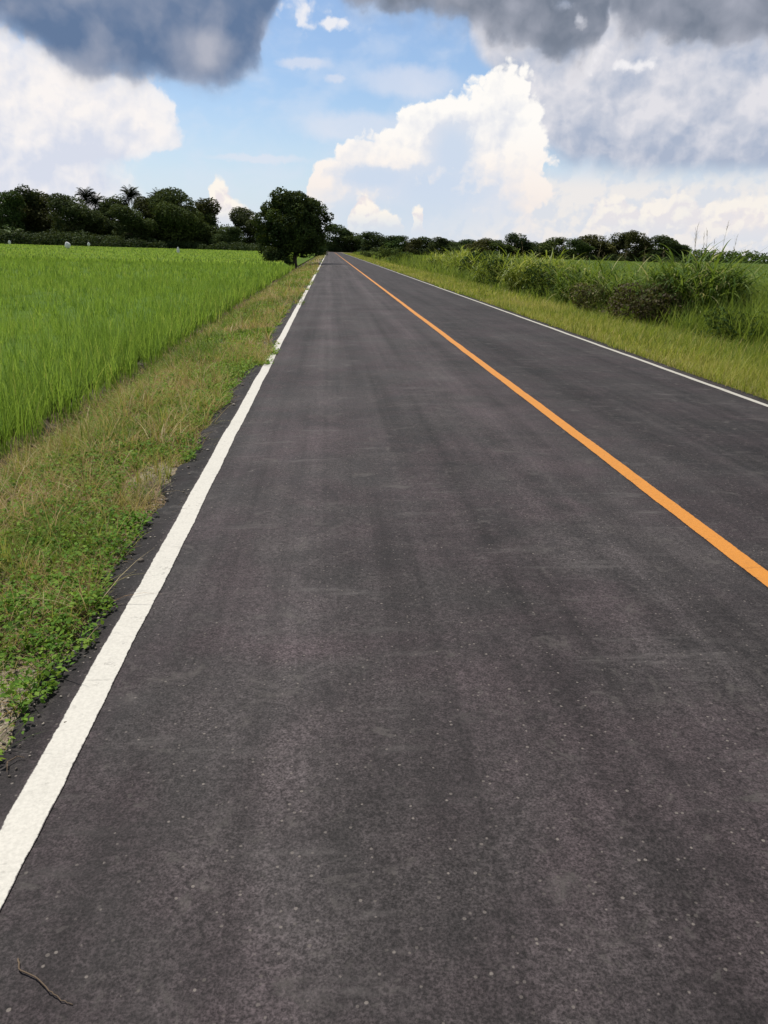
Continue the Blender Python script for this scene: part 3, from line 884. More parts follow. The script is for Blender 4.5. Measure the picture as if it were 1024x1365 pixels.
place(yp, survey(18, 258), 0.6, (1.2, 1.2, 1.25), 'young pale green palm standing in front of the dark tree line', 'palm tree', None)

# undergrowth at the foot of the tree line, one mass
ug = Pile()


def low_mass(px0, px1, n, d0, d1, s0, s1, leaf=0.5):
    for k in range(n):
        p = survey(px0 + (px1 - px0) * (k + rng.random()) / n, rng.uniform(d0, d1))
        s = rng.uniform(s0, s1)
        cp = crown_pile([(np.array([p.x, p.y, -0.3 + s * 0.55]), (s * 1.4, s * 1.2, s))], leaf, 0.6, 0.35)
        ug.add(np.concatenate(cp.V), np.concatenate(cp.Q), np.concatenate(cp.T))


low_mass(-45, 190, 60, 256, 268, 0.9, 3.2)
low_mass(-45, 300, 60, 284, 300, 4.0, 6.5, 0.6)
low_mass(150, 360, 46, 262, 285, 1.1, 2.2)
low_mass(446, 520, 26, 446, 470, 1.8, 3.6, 0.7)
low_mass(495, 915, 110, 318, 345, 0.9, 2.0)
tag(ug.build('undergrowth', M_UNDER), kind='stuff')

# ---- the lone tree beside the road ------------------------------------------
lone = empty('lone_tree', (-3.75, 90.0, -0.35))
lone_h, lone_w = tree_size(397, 254, 92, Vector((-3.75, 90.0, -0.35)))
tag(lone, 'big dark round-crowned tree standing alone beside the left edge of the road', 'tree')
LB = []
for k in range(34):
    a = 2.4 * k; t = (k + 0.5) / 34
    zc = 2.0 + 5.6 * t
    prof = math.sqrt(max(0.06, 1 - (t * 1.9 - 0.95) ** 2 * 0.86))
    r = 3.0 * prof * rng.uniform(0.55, 0.98)
    s = rng.uniform(0.75, 1.25)
    LB.append((np.array([r * math.cos(a) - 0.15, r * math.sin(a), zc]), (s, s, s * 0.85)))
LB += [(np.array([0, 0, 4.9]), (2.5, 2.5, 2.4)), (np.array([0, 0, 4.2]), (1.7, 1.7, 2.4)), (np.array([0, 0, 5.8]), (1.7, 1.7, 1.6)), (np.array([0, 0, 7.3]), (1.7, 1.7, 0.95)), (np.array([3.0, 0.2, 4.6]), (0.75, 0.8, 0.95)), (np.array([2.1, 0, 6.3]), (1.05, 1.0, 1.0)), (np.array([-2.2, 0, 6.1]), (1.05, 1.0, 1.0)), (np.array([-2.7, 0.1, 4.8]), (0.9, 0.9, 1.0)), (np.array([3.35, -0.2, 5.5]), (0.5, 0.6, 0.5)),
       (np.array([-2.4, 0.3, 1.9]), (1.3, 1.2, 1.0)), (np.array([-2.9, 0, 3.2]), (1.0, 1.1, 1.1)), (np.array([-1.2, 0.6, 1.7]), (1.1, 1, 0.7)), (np.array([1.3, 0.2, 2.2]), (1.2, 1.1, 0.9)),
       (np.array([2.3, 0, 3.0]), (0.9, 1.0, 0.9)), (np.array([-1.3, -0.3, 1.2]), (0.9, 0.9, 0.7)), (np.array([0.9, 0.5, 1.5]), (0.9, 0.8, 0.6)), (np.array([-0.5, -0.7, 1.5]), (0.9, 0.7, 0.6))]
for k in range(16):
    a = rng.uniform(0, 6.28); LB.append((np.array([1.9 * math.cos(a), 1.9 * math.sin(a), 7.1 + rng.uniform(-0.6, 0.75)]), (0.4, 0.4, 0.42)))
trunk_pile(3.4, 0.24, [LB[i] for i in range(0, 34, 3)], (0.35, 0)).build('trunk', M_BARK, lone, True)
measure(lone, crown_pile(LB, 0.21, 0.95).build('crown', M_CROWN_LONE, lone))
lone.scale = (lone_w / SIZE['lone_tree'][1], lone_w / SIZE['lone_tree'][1], lone_h / SIZE['lone_tree'][0])

# ---- trees by the far bend and on the right skyline --------------------------
gprotos = [broad_proto(10, 10, 20, 0.2, 0.42, 0.8, M_CROWN_GREEN, 'roadside_tree'), broad_proto(10, 8, 18, 0.2, 0.4, 0.8, M_CROWN_GREEN, 'roadside_tree', 1.2)]
dprotos = [broad_proto(10, 9.5, 20, 0.2, 0.42, 0.8, M_CROWN, 'skyline_tree', 0.8), broad_proto(10, 8, 18, 0.2, 0.4, 0.8, M_CROWN, 'skyline_tree', 1.15), broad_proto(10, 13, 24, 0.2, 0.45, 0.8, M_CROWN, 'skyline_tree', 0.7)]
gw = [10, 8]; dw = [9.5, 8, 13]
for (px, py, wpx, dd, k, lab) in [
        (421, 309, 28, 205, 1, 'small lighter green tree showing under the right side of the lone dark tree'),
        (449, 299, 40, 452, 0, 'tall dull green tree closing the far end of the road'),
        (470, 309, 34, 448, 1, 'lower dull green tree right of the tall one at the end of the road'),
        (486, 313, 26, 440, 0, 'small dull green tree at the right side of the distant road bend')]:
    p = survey(px, dd)
    h, w = tree_size(px, py, wpx * 1.2, p)
    sz, sx = SIZE[gprotos[k].name]
    place(gprotos[k], p, rng.uniform(0, 6.28), (w / sx, w / sx, h / sz), lab, 'tree', 'green trees by the far end of the road')
right_trees = [
    (499, 309, 34, 0, 'dark tree with a double top, first on the right of the distant road end'),
    (516, 314, 26, 1, 'dark tree second to the right of the distant road end'),
    (531, 314, 28, 0, 'dark tree third to the right of the distant road end'),
    (548, 318, 28, 2, 'low dark tree above the far round bushes, left of the yellow-green cane'),
    (566, 316, 28, 1, 'dark tree above the left edge of the yellow-green cane mound'),
    (583, 316, 26, 0, 'dark tree above the middle of the yellow-green cane mound'),
    (602, 321, 30, 2, 'low dark tree above the right half of the yellow-green cane mound'),
    (622, 319, 30, 0, 'dark tree on the skyline just right of the yellow-green cane mound'),
    (643, 318, 34, 2, 'wide dark tree on the skyline left of the pointed tree'),
    (668, 320, 34, 0, 'dark tree on the skyline touching the left of the pointed tree'),
    (691, 311, 28, 1, 'pointed dark tree standing above its neighbours in the middle of the right skyline'),
    (714, 323, 30, 2, 'low dark tree in the dip right of the pointed tree'),
    (738, 316, 32, 0, 'dark round tree right of the dip in the right skyline'),
    (766, 319, 36, 2, 'wide dark tree left of the tallest group on the right skyline'),
    (793, 313, 40, 0, 'dark tree at the left of the tallest group on the right skyline'),
    (821, 310, 32, 1, 'upright dark tree in the middle of the tallest group on the right skyline'),
    (847, 308, 30, 1, 'tallest narrow tree of the right skyline, left of the separate rounded tree'),
    (884, 315, 46, 2, 'separate wide rounded dark tree at the right end of the near skyline trees'),
    (908, 334, 30, 0, 'small low tree at the right foot of the separate rounded tree'),
]
for (px, py, wpx, k, lab) in right_trees:
    dd = 335 + rng.uniform(-12, 12)
    p = survey(px, dd)
    h, w = tree_size(px, py, wpx * 1.3, p)
    sz, sx = SIZE[dprotos[k].name]
    place(dprotos[k], p, rng.uniform(0, 6.28), (w / sx, w / sx, h / sz), lab, 'tree', 'dark trees on the right skyline')

far = Pile()
for px in np.arange(880, 1500, 7.0):
    dd = rng.uniform(520, 600); az = math.atan2(*survey(px, dd).to_2d()) if px < 1030 else math.radians(29) + (px - 1030) * 0.0009
    c = np.array([dd * math.sin(az), dd * math.cos(az), 0]); s = rng.uniform(2.2, 4.6)
    cp = crown_pile([(c + np.array([0, 0, s * 0.75]), (s * 1.6, s * 1.3, s))], 1.3, 0.55, 0.5)
    far.add(np.concatenate(cp.V), np.concatenate(cp.Q), np.concatenate(cp.T))
for az in np.concatenate([np.radians(np.arange(-60, -22.5, 0.45)), np.radians(np.arange(-20, 30, 0.5))]):
    dd = rng.uniform(330, 360) if az < -0.39 else rng.uniform(620, 700)
    s = rng.uniform(5, 9) if az < -0.39 else rng.uniform(2.6, 5.2)
    c = np.array([dd * math.sin(az), dd * math.cos(az), 0])
    cp = crown_pile([(c + np.array([0, 0, s * 0.75]), (s * 1.1, s * 1.1, s))], 1.5, 0.45, 0.5)
    far.add(np.concatenate(cp.V), np.concatenate(cp.Q), np.concatenate(cp.T))
tag(far.build('distant_wood', M_CROWN_GREEN), kind='stuff')

# ------------------------------------------------------------------ clumps on the right bank
GC = 'wild clumps along the right bank'


def clump(name, px, Y, X, h, w, nb, bw, mat, label, cat, tint=0.45, droop=1.0, stalks=0, sh=1.5, dry=0.06):
    """many leafy canes from one stool: each cane carries long arching leaves"""
    rootz = float(terrain(X, Y))
    ns = nb // 8
    rr = w * 0.30 * np.sqrt(rng.random(ns)); aa = rng.uniform(0, 2 * PI, ns)
    out = rr / (w * 0.30)
    hs = h * rng.uniform(0.45, 0.92, ns) * (1 - 0.25 * out ** 2)
    lx = np.cos(aa) * out * rng.uniform(0.05, 0.42, ns) * w * 0.5; ly = np.sin(aa) * out * rng.uniform(0.05, 0.42, ns) * w * 0.5
    p = Pile()
    st = np.repeat(np.arange(ns), 9); n = len(st)
    f = rng.uniform(0.08, 1.0, n)
    P = np.stack([rr[st] * np.cos(aa[st]) + lx[st] * f ** 1.5, rr[st] * np.sin(aa[st]) + ly[st] * f ** 1.5, hs[st] * f], -1)
    az = np.where(rng.random(n) < 0.55, aa[st] + rng.normal(0, 0.8, n), rng.uniform(0, 2 * PI, n))
    L = h * rng.uniform(0.28, 0.58, n)
    T = np.clip(rng.normal(tint, 0.16, n) + rng.normal(0, 0.12, ns)[st] , 0, 0.93)
    T = np.where(rng.random(n) < dry, 1.0, T)
    p.add(*blades(P, L, bw * rng.uniform(0.6, 1.4, n), az, rng.uniform(0.3, 1.0, n), rng.uniform(0.6, 2.2, n) * droop, 6, T, rng.normal(0, 0.35, n)))
    # the canes themselves
    P = np.stack([rr * np.cos(aa), rr * np.sin(aa), np.full(ns, -0.05)], -1)
    p.add(*blades(P, hs * 1.03, np.full(ns, bw * 0.5), aa, 0.02 + 0.1 * out, 0.35 * out, 4, np.clip(rng.normal(tint + 0.25, 0.15, ns), 0, 1)))
    o = p.build(name, mat)
    o.location = (X, Y, rootz)
    tag(o, label, cat, GC)
    for k in range(stalks):
        q = Pile(); a = rng.uniform(0, 6.28); r = w * 0.3 * rng.random()
        b0 = np.array([r * math.cos(a), r * math.sin(a), 0]); ln = sh * rng.uniform(0.78, 1.12)
        tip = b0 + np.array([0.10 * ln * rng.normal(), 0.10 * ln * rng.normal(), ln])
        pts = bez(b0, (b0 + tip) / 2 + np.array([0, 0, 0.1]), tip, 8)
        V, Q = tube(pts, 0.006 * np.linspace(1, 0.4, 8), 5); q.add(V, Q, np.full(len(V), 0.6))
        m = 16
        f = rng.uniform(0.76, 1.0, m)
        P = np.stack([np.interp(f, np.linspace(0, 1, 8), pts[:, i]) for i in range(3)], -1)
        q.add(*blades(P, rng.uniform(0.06, 0.20, m), np.full(m, 0.010), rng.uniform(0, 6.28, m), rng.uniform(0.2, 0.7, m), rng.uniform(-0.2, 0.5, m), 2, rng.uniform(0.4, 1, m)))
        q.build('seed_stalk', M_STALK, o)
    return o


def shrub(name, X, Y, h, w, leaf, mat, label, tint=0.5, dens=0.5, twigs=26):
    rootz = float(terrain(X, Y))
    lb = []
    for k in range(16):
        a = 2.4 * k; r = w * 0.5 * rng.uniform(0.1, 0.95)
        s = rng.uniform(0.10, 0.26) * w
        lb.append((np.array([r * math.cos(a), r * math.sin(a), h * rng.uniform(0.12, 0.85)]), (s * rng.uniform(0.8, 1.5), s, min(s, h * 0.33))))
    o = crown_pile(lb, leaf, dens, tint).build(name, mat)
    o.location = (X, Y, rootz)
    tag(o, label, 'shrub', GC)
    q = Pile()
    for k in range(twigs):
        a = rng.uniform(0, 6.28); e = np.array([w * 0.55 * rng.random() * math.cos(a), w * 0.55 * rng.random() * math.sin(a), h * rng.uniform(0.5, 1.1)])
        V, Q = tube(bez((e[0] * 0.2, e[1] * 0.2, -0.05), (e[0] * 0.4, e[1] * 0.4, e[2] * 0.7), e, 6), 0.010 * np.linspace(1, 0.3, 6), 5)
        q.add(V, Q, np.full(len(V), 0.5))
    q.build('stems', M_TWIG, o)
    return o


clump('cane_clump', 0, 22.6, 10.4, 2.15, 3.4, 3000, 0.050, M_REED, 'largest cane clump with long arching leaves at the right of the bank', 'grass clump', 0.46, 1.1, 5, 2.6, 0.08)
clump('cane_clump', 0, 24.6, 11.9, 1.9, 2.6, 1000, 0.045, M_REED, 'cane clump just behind the right side of the largest arching one', 'grass clump', 0.60, 1.0, 3, 2.9)
shrub('dry_shrub', 8.9, 21.9, 1.35, 2.2, 0.085, M_BROWNSHRUB, 'brown half-dead shrub at the left foot of the largest cane clump', 0.36, 0.36, 70)
shrub('low_shrub', 9.7, 18.2, 0.75, 2.2, 0.08, M_SHRUB, 'dark green low shrub in front of the right foot of the largest cane clump', 0.5, 0.4, 10)
shrub('low_shrub', 9.9, 15.4, 0.65, 1.8, 0.075, M_SHRUB, 'dark green low shrub at the right edge of the photo, nearest to the viewer', 0.62, 0.4, 10)
clump('cane_clump', 0, 25.8, 10.2, 1.85, 3.6, 1400, 0.045, M_REED, 'mid green grass clump behind the brown half-dead shrub', 'grass clump', 0.58, 1.0, 3, 2.1)
shrub('dry_shrub', 8.7, 26.0, 1.05, 2.0, 0.09, M_BROWNSHRUB, 'small brownish shrub in the gap left of the brown half-dead shrub', 0.58, 0.36, 40)
clump('cane_clump', 0, 29.8, 9.8, 1.9, 4.0, 1600, 0.050, M_REED, 'green grass clump left of the mid green one, with seed stalks', 'grass clump', 0.50, 0.95, 4, 2.3)
shrub('bank_shrub', 9.3, 33.4, 1.5, 2.3, 0.11, M_SHRUB, 'dark green shrub in the middle of the bank, right of the pale yellow-green clump', 0.30, 0.45, 20)
clump('cane_clump', 0, 38.0, 10.0, 2.1, 4.8, 1900, 0.058, M_REED_YELLOW, 'pale yellow-green cane clump in the middle of the bank between two dark shrubs', 'grass clump', 0.48, 1.0, 4, 2.4)
shrub('bank_shrub', 9.4, 43.0, 1.7, 2.6, 0.13, M_SHRUB, 'dark green shrub left of the pale yellow-green clump', 0.34, 0.45, 20)
clump('cane_clump', 0, 48.0, 10.6, 2.05, 5.6, 1700, 0.065, M_REED_YELLOW, 'green grass clump behind the dark shrub left of the pale clump', 'grass clump', 0.30, 1.0, 3, 2.2)
shrub('bank_shrub', 10.4, 57.0, 1.9, 2.9, 0.17, M_SHRUB, 'darkest round shrub on the bank at the right end of the far yellow mound', 0.25, 0.5, 14)
for k, (X, Y, h, w, lab) in enumerate([(11.6, 66.0, 1.85, 5.2, 'far yellow-green cane mound, its nearest and rightmost part'),
                                       (12.0, 75.0, 2.3, 5.6, 'far yellow-green cane mound, its highest middle part'),
                                       (12.2, 86.0, 2.0, 5.6, 'far yellow-green cane mound, its left and farthest part')]):
    clump('cane_mound', 0, Y, X, h, w, 1300, 0.095, M_REED_YELLOW, lab, 'grass clump', 0.45, 0.8, 0)
for k, (X, Y, h, w, lab) in enumerate([(10.2, 112.0, 1.5, 3.2, 'dull green bush left of the far yellow mound'),
                                       (10.6, 150.0, 2.2, 4.6, 'dull green round bush beside the far right edge of the road'),
                                       (8.8, 185.0, 1.5, 3.6, 'small dull green bush nearest to the distant road end, right side')]):
    shrub('far_bush', X, Y, h, w, 0.3, M_CROWN_GREEN, lab, 0.65, 0.55, 6)
for k, (X, Y, h, w, lab) in enumerate([(-5.6, 86.0, 2.2, 2.8, 'dark bush at the left foot of the lone tree, at the corner of the rice'),
                                       (-4.6, 86.5, 1.0, 1.8, 'small bush against the trunk of the lone tree')]):
    shrub('foot_bush', X, Y, h, w, 0.2, (M_CROWN_LONE, M_SHRUB)[k], lab, 0.5, 1.0, 10)


# ------------------------------------------------------------------ white cloths in the rice
def cloth_marker(px, Y, pole_h, w, h, tilt, label):
    p = survey(px, Y, RICE_Z)
    root = empty('bird_scarer', p)
    tag(root, label, 'bird scarer', 'white cloths on poles in the rice field')
    q = Pile(); V, Q = tube(np.array([[0, 0, 0], [0.02, 0, pole_h * 0.5], [0, 0, pole_h]]), [0.03, 0.027, 0.02], 7); q.add(V, Q, np.full(len(V), 0.5))
    q.build('pole', M_POLE, root, True)
    # a knotted bag of cloth, closed body with folds
    nu, nv = 18, 10
    u, v = np.meshgrid(np.linspace(0, 2 * PI, nu, endpoint=False), np.linspace(0, 1, nv))
    rad = np.sin(np.clip(v * 0.93 + 0.05, 0, 1) * PI) ** 0.7 * (1 + 0.16 * np.sin(3 * u + 4 * v) + 0.1 * np.sin(7 * u)) * (0.55 + 0.45 * v)
    X = rad * np.cos(u) * w * 0.5; Y_ = rad * np.sin(u) * w * 0.32; Z = -v * h
    ct, st_ = math.cos(tilt), math.sin(tilt)
    V = np.stack([X * ct - Z * st_, Y_, X * st_ + Z * ct + pole_h + 0.05], -1).reshape(-1, 3)
    Q = []
    for i in range(nv - 1):
        for k in range(nu):
            Q.append((i * nu + k, i * nu + (k + 1) % nu, (i + 1) * nu + (k + 1) % nu, (i + 1) * nu + k))
    mesh_np('cloth', V, np.array(Q), M_CLOTH, smooth=True, parent=root)


cloth_marker(88, 150, 1.75, 1.25, 1.15, 0.35, 'wide tilted white cloth on a pole in the rice, the largest of them')
cloth_marker(118, 215, 1.75, 0.9, 1.0, 0.0, 'small white cloth right behind the wide tilted one in the rice')
cloth_marker(237, 140, 1.5, 0.6, 1.2, 0.0, 'narrow upright white cloth below the large rounded dark tree')
cloth_marker(12, 190, 1.7, 0.75, 0.9, 0.1, 'small white cloth below the young pale palm')


# ------------------------------------------------------------------ twigs on the road
def twig(pts, r, label, side=()):
    base = np.array([pts[0][0], pts[0][1], 0.0])
    P = []
    for (x, y, dz) in pts:
        zz = float(road_z(x, y)) if x > -1.05 else max(float(terrain(x, y)), -0.12)
        P.append((x, y, zz + r + dz))
    P = np.array(P)
    o_ = P[0].copy()
    t = np.linspace(0, len(P) - 1, len(P) * 4)
    S_ = np.stack([np.interp(t, np.arange(len(P)), P[:, i]) for i in range(3)], -1)
    S_[1:-1] += rng.normal(0, r * 0.5, S_[1:-1].shape) * np.array([1, 1, 0.2])
    q = Pile(); V, Q = tube(S_ - o_, r * np.linspace(1, 0.45, len(S_)), 6); q.add(V, Q, np.full(len(V), 0.5))
    for (i0, dx, dy) in side:
        a = P[i0] - o_
        V, Q = tube(np.array([a, a + (dx * 0.5, dy * 0.5, 0.004), a + (dx, dy, 0.002)]), r * np.array([0.7, 0.5, 0.3]), 5); q.add(V, Q, np.full(len(V), 0.5))
    o = q.build('twig', M_TWIG, None, True); o.location = o_
    return tag(o, label, 'twig', 'dry twigs on the asphalt')


def road_pt(px, py):
    d = direction(px, py); t = (-0.05 - CAM_H) / d.z
    return (d.x * t, d.y * t)


def twig_px(pp, r, label, side=()):
    twig([(*road_pt(a, b), dz) for a, b, dz in pp], r, label, side)


twig_px([(24, 1276, 0), (26, 1293, 0.004), (48, 1303, 0.004), (66, 1322, 0.006), (80, 1334, 0.004), (97, 1340, 0)], 0.0022, 'thin curved twig lying alone on the asphalt in the bottom left corner')
twig_px([(-6, 1022, 0), (10, 1012, 0.006), (24, 1004, 0.006), (32, 1006, 0.002)], 0.0028, 'forked twig on the dark asphalt strip outside the white line, at the left edge', ((1, 0.018, -0.055),))
twig_px([(40, 944, 0), (52, 934, 0.008), (64, 932, 0.002)], 0.0026, 'short pale twig where weeds meet the dark asphalt strip outside the white line')
twig_px([(116, 815, 0), (130, 806, 0.008), (142, 806, 0.002)], 0.0024, 'small twig beside the ragged pavement edge, farthest up the road of the four')

# ------------------------------------------------------------------ sun and sky
SUN_AZ, SUN_EL = math.radians(-38), math.radians(60)
sd = bpy.data.lights.new('sun', 'SUN'); sd.energy = 4.0; sd.angle = math.radians(0.6); sd.color = (1.0, 0.95, 0.87)
so = bpy.data.objects.new('sun', sd); COL.objects.link(so)
sv = Vector((math.sin(SUN_AZ) * math.cos(SUN_EL), math.cos(SUN_AZ) * math.cos(SUN_EL), math.sin(SUN_EL)))
so.rotation_euler = sv.to_track_quat('Z', 'Y').to_euler(); so.location = sv * 50

W = bpy.data.worlds.new('World'); S.world = W; W.use_nodes = True
nt = W.node_tree
for n_ in list(nt.nodes): nt.nodes.remove(n_)
b = NT(nt)
out = b.n('ShaderNodeOutputWorld'); bg = b.n('ShaderNodeBackground')
nt.links.new(bg.outputs[0], out.inputs[0]); bg.inputs[1].default_value = 0.1
sky = b.n('ShaderNodeTexSky', sky_type='NISHITA'); sky.sun_disc = False
sky.sun_elevation = SUN_EL; sky.sun_rotation = SUN_AZ % (2 * PI); sky.air_density = 1.0; sky.dust_density = 0.6; sky.ozone_density = 1.6
d = b.n('ShaderNodeTexCoord').outputs['Generated']
sp = b.n('ShaderNodeSeparateXYZ'); b.put(sp.inputs[0], d)
AZ = b.math('MULTIPLY', b.math('ARCTAN2', sp.outputs[0], sp.outputs[1]), 57.29578)
EL = b.math('MULTIPLY', b.math('ARCSINE', sp.outputs[2]), 57.29578)
cb = b.n('ShaderNodeCombineXYZ'); b.put(cb.inputs[0], AZ); b.put(cb.inputs[1], EL)
P0 = cb.outputs[0]


def n2(vec, scale, detail=4.0, rough=0.55, color=False):
    nd = b.n('ShaderNodeTexNoise', noise_dimensions='2D')
    b.put(nd.inputs['Vector'], vec); nd.inputs['Scale'].default_value = scale
    nd.inputs['Detail'].default_value = detail; nd.inputs['Roughness'].default_value = rough
    return nd.outputs[1] if color else nd.outputs[0]


def v2(vec, scale, detail, rough):
    nd = b.n('ShaderNodeTexVoronoi', voronoi_dimensions='2D', feature='F1')
    b.put(nd.inputs['Vector'], vec); nd.inputs['Scale'].default_value = scale
    nd.inputs['Detail'].default_value = detail; nd.inputs['Roughness'].default_value = rough
    return nd.outputs['Distance']


def warp(P, scale, amp, detail=4.0, rough=0.55):
    return b.vm('ADD', P, b.vm('MULTIPLY', b.vm('SUBTRACT', n2(P, scale, detail, rough, True), (0.5, 0.5, 0.5)), (amp, amp, 0.0)))


def blobs(P, lst, soft=0.12):
    """union of soft ellipses, surveyed in photo pixels: 1 in the middle, 0 at the rim"""
    acc = None
    for (px, py, rx, ry) in lst:
        a, e = azel(px, py)
        a1, _ = azel(px + 10, py); _, e1 = azel(px, py + 10)
        ra = rx * abs(a1 - a) / 10; re = ry * abs(e1 - e) / 10
        v = b.vm('MULTIPLY', b.vm('SUBTRACT', P, (a, e, 0)), (1 / ra, 1 / re, 0))
        f = b.math('SUBTRACT', 1.0, b.vm('LENGTH', v))
        acc = f if acc is None else b.math('SMOOTH_MAX', acc, f, soft)
    return acc


A0, A1, E1 = -24.0, 34.0, 24.0


def profile(az, pts):
    """cloud outline: elevation (degrees) as a curve over azimuth"""
    nd = b.n('ShaderNodeFloatCurve')
    c = nd.mapping.curves[0]
    q = []
    for (px, py) in pts:
        a, e = azel(px, py)
        q.append(((a - A0) / (A1 - A0), min(max((e + 2) / (E1 + 2), 0.0), 1.0)))
    q.sort()
    while len(c.points) < len(q): c.points.new(0.5, 0.5)
    for p, (x, y) in zip(c.points, q):
        p.location = (x, y); p.handle_type = 'VECTOR'
    nd.mapping.update()
    b.put(nd.inputs['Value'], b.math('DIVIDE', b.math('SUBTRACT', az, A0), A1 - A0, clamp=True))
    return b.math('SUBTRACT', b.math('MULTIPLY', nd.outputs[0], E1 + 2), 2.0)


def vprofile(el, pts):
    """side of a cloud: azimuth (degrees) as a curve over elevation"""
    nd = b.n('ShaderNodeFloatCurve')
    c = nd.mapping.curves[0]
    q = sorted(((azel(px, py)[1] + 2) / (E1 + 2), min(max((azel(px, py)[0] - A0) / (A1 - A0), 0.0), 1.0)) for px, py in pts)
    while len(c.points) < len(q): c.points.new(0.5, 0.5)
    for p, (x, y) in zip(c.points, q):
        p.location = (x, y); p.handle_type = 'VECTOR'
    nd.mapping.update()
    b.put(nd.inputs['Value'], b.math('DIVIDE', b.math('ADD', el, 2.0), E1 + 2, clamp=True))
    return b.math('ADD', b.math('MULTIPLY', nd.outputs[0], A1 - A0), A0)


EXPO = 2 ** 0.4


def c10(r, g, bb):  # radiance of a cloud tone, before the background strength and the exposure
    f = lambda v: (v / 12.92 if v <= 0.04045 else ((v + 0.055) / 1.055) ** 2.4)
    return tuple(10 / EXPO * f(v / 255.0) for v in (r, g, bb))


Pw = warp(P0, 0.40, 1.1, 4.0, 0.50)
Pc = warp(P0, 0.9, 0.75, 5.0, 0.58)
sw = b.n('ShaderNodeSeparateXYZ'); b.put(sw.inputs[0], Pw)
sc_ = b.n('ShaderNodeSeparateXYZ'); b.put(sc_.inputs[0], Pc)
AZw, ELw, AZc, ELc = sw.outputs[0], sw.outputs[1], sc_.outputs[0], sc_.outputs[1]
puff = v2(Pc, 0.62, 3.0, 0.5)
puff2 = v2(b.vm('ADD', Pc, (-0.25, 0.35, 0.0)), 0.62, 3.0, 0.5)
relief = b.math('SUBTRACT', puff2, puff)
softn = n2(Pw, 0.30, 4.0, 0.5)
softm = n2(b.mapping(Pw, (0.8, 1.3, 1), (13, 7, 0)), 0.36, 4.0, 0.50)
puffL = v2(Pw, 0.27, 4.0, 0.45)
puffL2 = v2(b.vm('ADD', Pw, (-0.55, 0.75, 0.0)), 0.27, 4.0, 0.45)
reliefL = b.math('SUBTRACT', puffL2, puffL)
bil = b.math('MULTIPLY', b.math('SUBTRACT', 0.42, puff), 1.3)

# clear sky, paler to the horizon, with a thin veil
hz = b.smooth(EL, -1.0, 10.5, 0.90, 0.04)
col = b.mix(hz, b.mix(1.0, sky.outputs[0], (0.78, 0.84, 0.92), 'MULTIPLY'), c10(214, 226, 241))
veil = b.math('MULTIPLY', b.smooth(softm, 0.40, 0.75), 0.35)
col = b.mix(veil, col, c10(220, 228, 242))
wisp = b.smooth(blobs(Pc, [(345, 212, 85, 7), (405, 84, 46, 11), (447, 105, 18, 8), (550, 110, 90, 30), (480, 170, 110, 28)], 0.05), 0.0, 0.6)
col = b.mix(b.math('MULTIPLY', wisp, 0.55), col, c10(228, 230, 240))
# general cloud cover over the rest of the dome
outside = b.math('MAXIMUM', b.smooth(EL, 16.0, 24.0), b.smooth(b.math('ABSOLUTE', b.math('SUBTRACT', AZ, 4.0)), 29.0, 40.0))
gn = b.noise(d, 3.0, 4.0, 0.6)
col = b.mix(b.math('MULTIPLY', b.smooth(gn, 0.47, 0.62), outside), col, b.mix(b.smooth(gn, 0.5, 0.7), c10(238, 236, 236), c10(170, 176, 190)))
# white bank on the left
Bt = profile(AZw, [(-60, 0), (0, 20), (120, 60), (200, 90), (225, 118), (250, 150), (1100, 150)])
Br = vprofile(ELc, [(232, 90), (238, 125), (250, 148), (257, 175), (255, 196), (222, 206), (190, 216), (178, 232), (196, 250), (186, 275), (205, 330)])
Bv = b.math('ADD', b.math('SMOOTH_MIN', b.math('SUBTRACT', Bt, ELw), b.math('MULTIPLY', b.math('SUBTRACT', Br, AZc), 0.9), 0.5), b.math('MULTIPLY', bil, 0.7))
Bm = b.math('ADD', b.math('MULTIPLY', b.smooth(Bv, -0.1, 0.5), b.smooth(EL, 4.4, 6.2, 0.15, 0.75)), b.math('MULTIPLY', b.smooth(Bv, -0.8, 2.2), b.smooth(EL, 4.4, 6.2, 0.85, 0.25)))
Bs = b.math('ADD', b.math('ADD', b.smooth(softn, 0.28, 0.72, 0.0, 0.75), b.math('MULTIPLY', relief, 0.5)), b.math('ADD', b.smooth(EL, 4.0, 9.0, -0.10, 0.28), b.smooth(Bv, 0.2, 2.6, 0.35, 0.0)), clamp=True)
col = b.mix(b.math('MULTIPLY', Bm, b.smooth(EL, 0.0, 3.5, 0.75, 1.0)), col, b.mix(Bs, c10(216, 221, 235), c10(250, 245, 243)))
# grey layered cloud on the right, flat base
Fb = profile(AZw, [(-60, -200), (590, -200), (630, 60), (700, 190), (752, 226), (790, 234), (860, 238), (940, 240), (1100, 246)])
Fm = b.smooth(b.math('SUBTRACT', ELw, Fb), -0.3, 1.3)
Fs = b.math('ADD', b.math('ADD', b.smooth(softm, 0.30, 0.70, 0.36, 0.68), b.math('ADD', b.math('MULTIPLY', reliefL, 1.0), b.math('MULTIPLY', relief, 0.35))), b.smooth(EL, 4.8, 8.4, -0.50, 0.10), clamp=True)
Fcol = b.mix(Fs, c10(172, 183, 204), c10(226, 225, 231))
col = b.mix(Fm, col, Fcol)
# low pinkish band over the right skyline
band = b.math('MULTIPLY', b.smooth(EL, 4.0, 5.9, 1.0, 0.0), b.smooth(AZ, 3.0, 14.0))
bs = b.smooth(b.math('ADD', softm, b.math('MULTIPLY', relief, 0.5)), 0.36, 0.64)
col = b.mix(b.math('MULTIPLY', band, 0.85), col, b.mix(bs, c10(223, 225, 232), c10(242, 236, 232)))
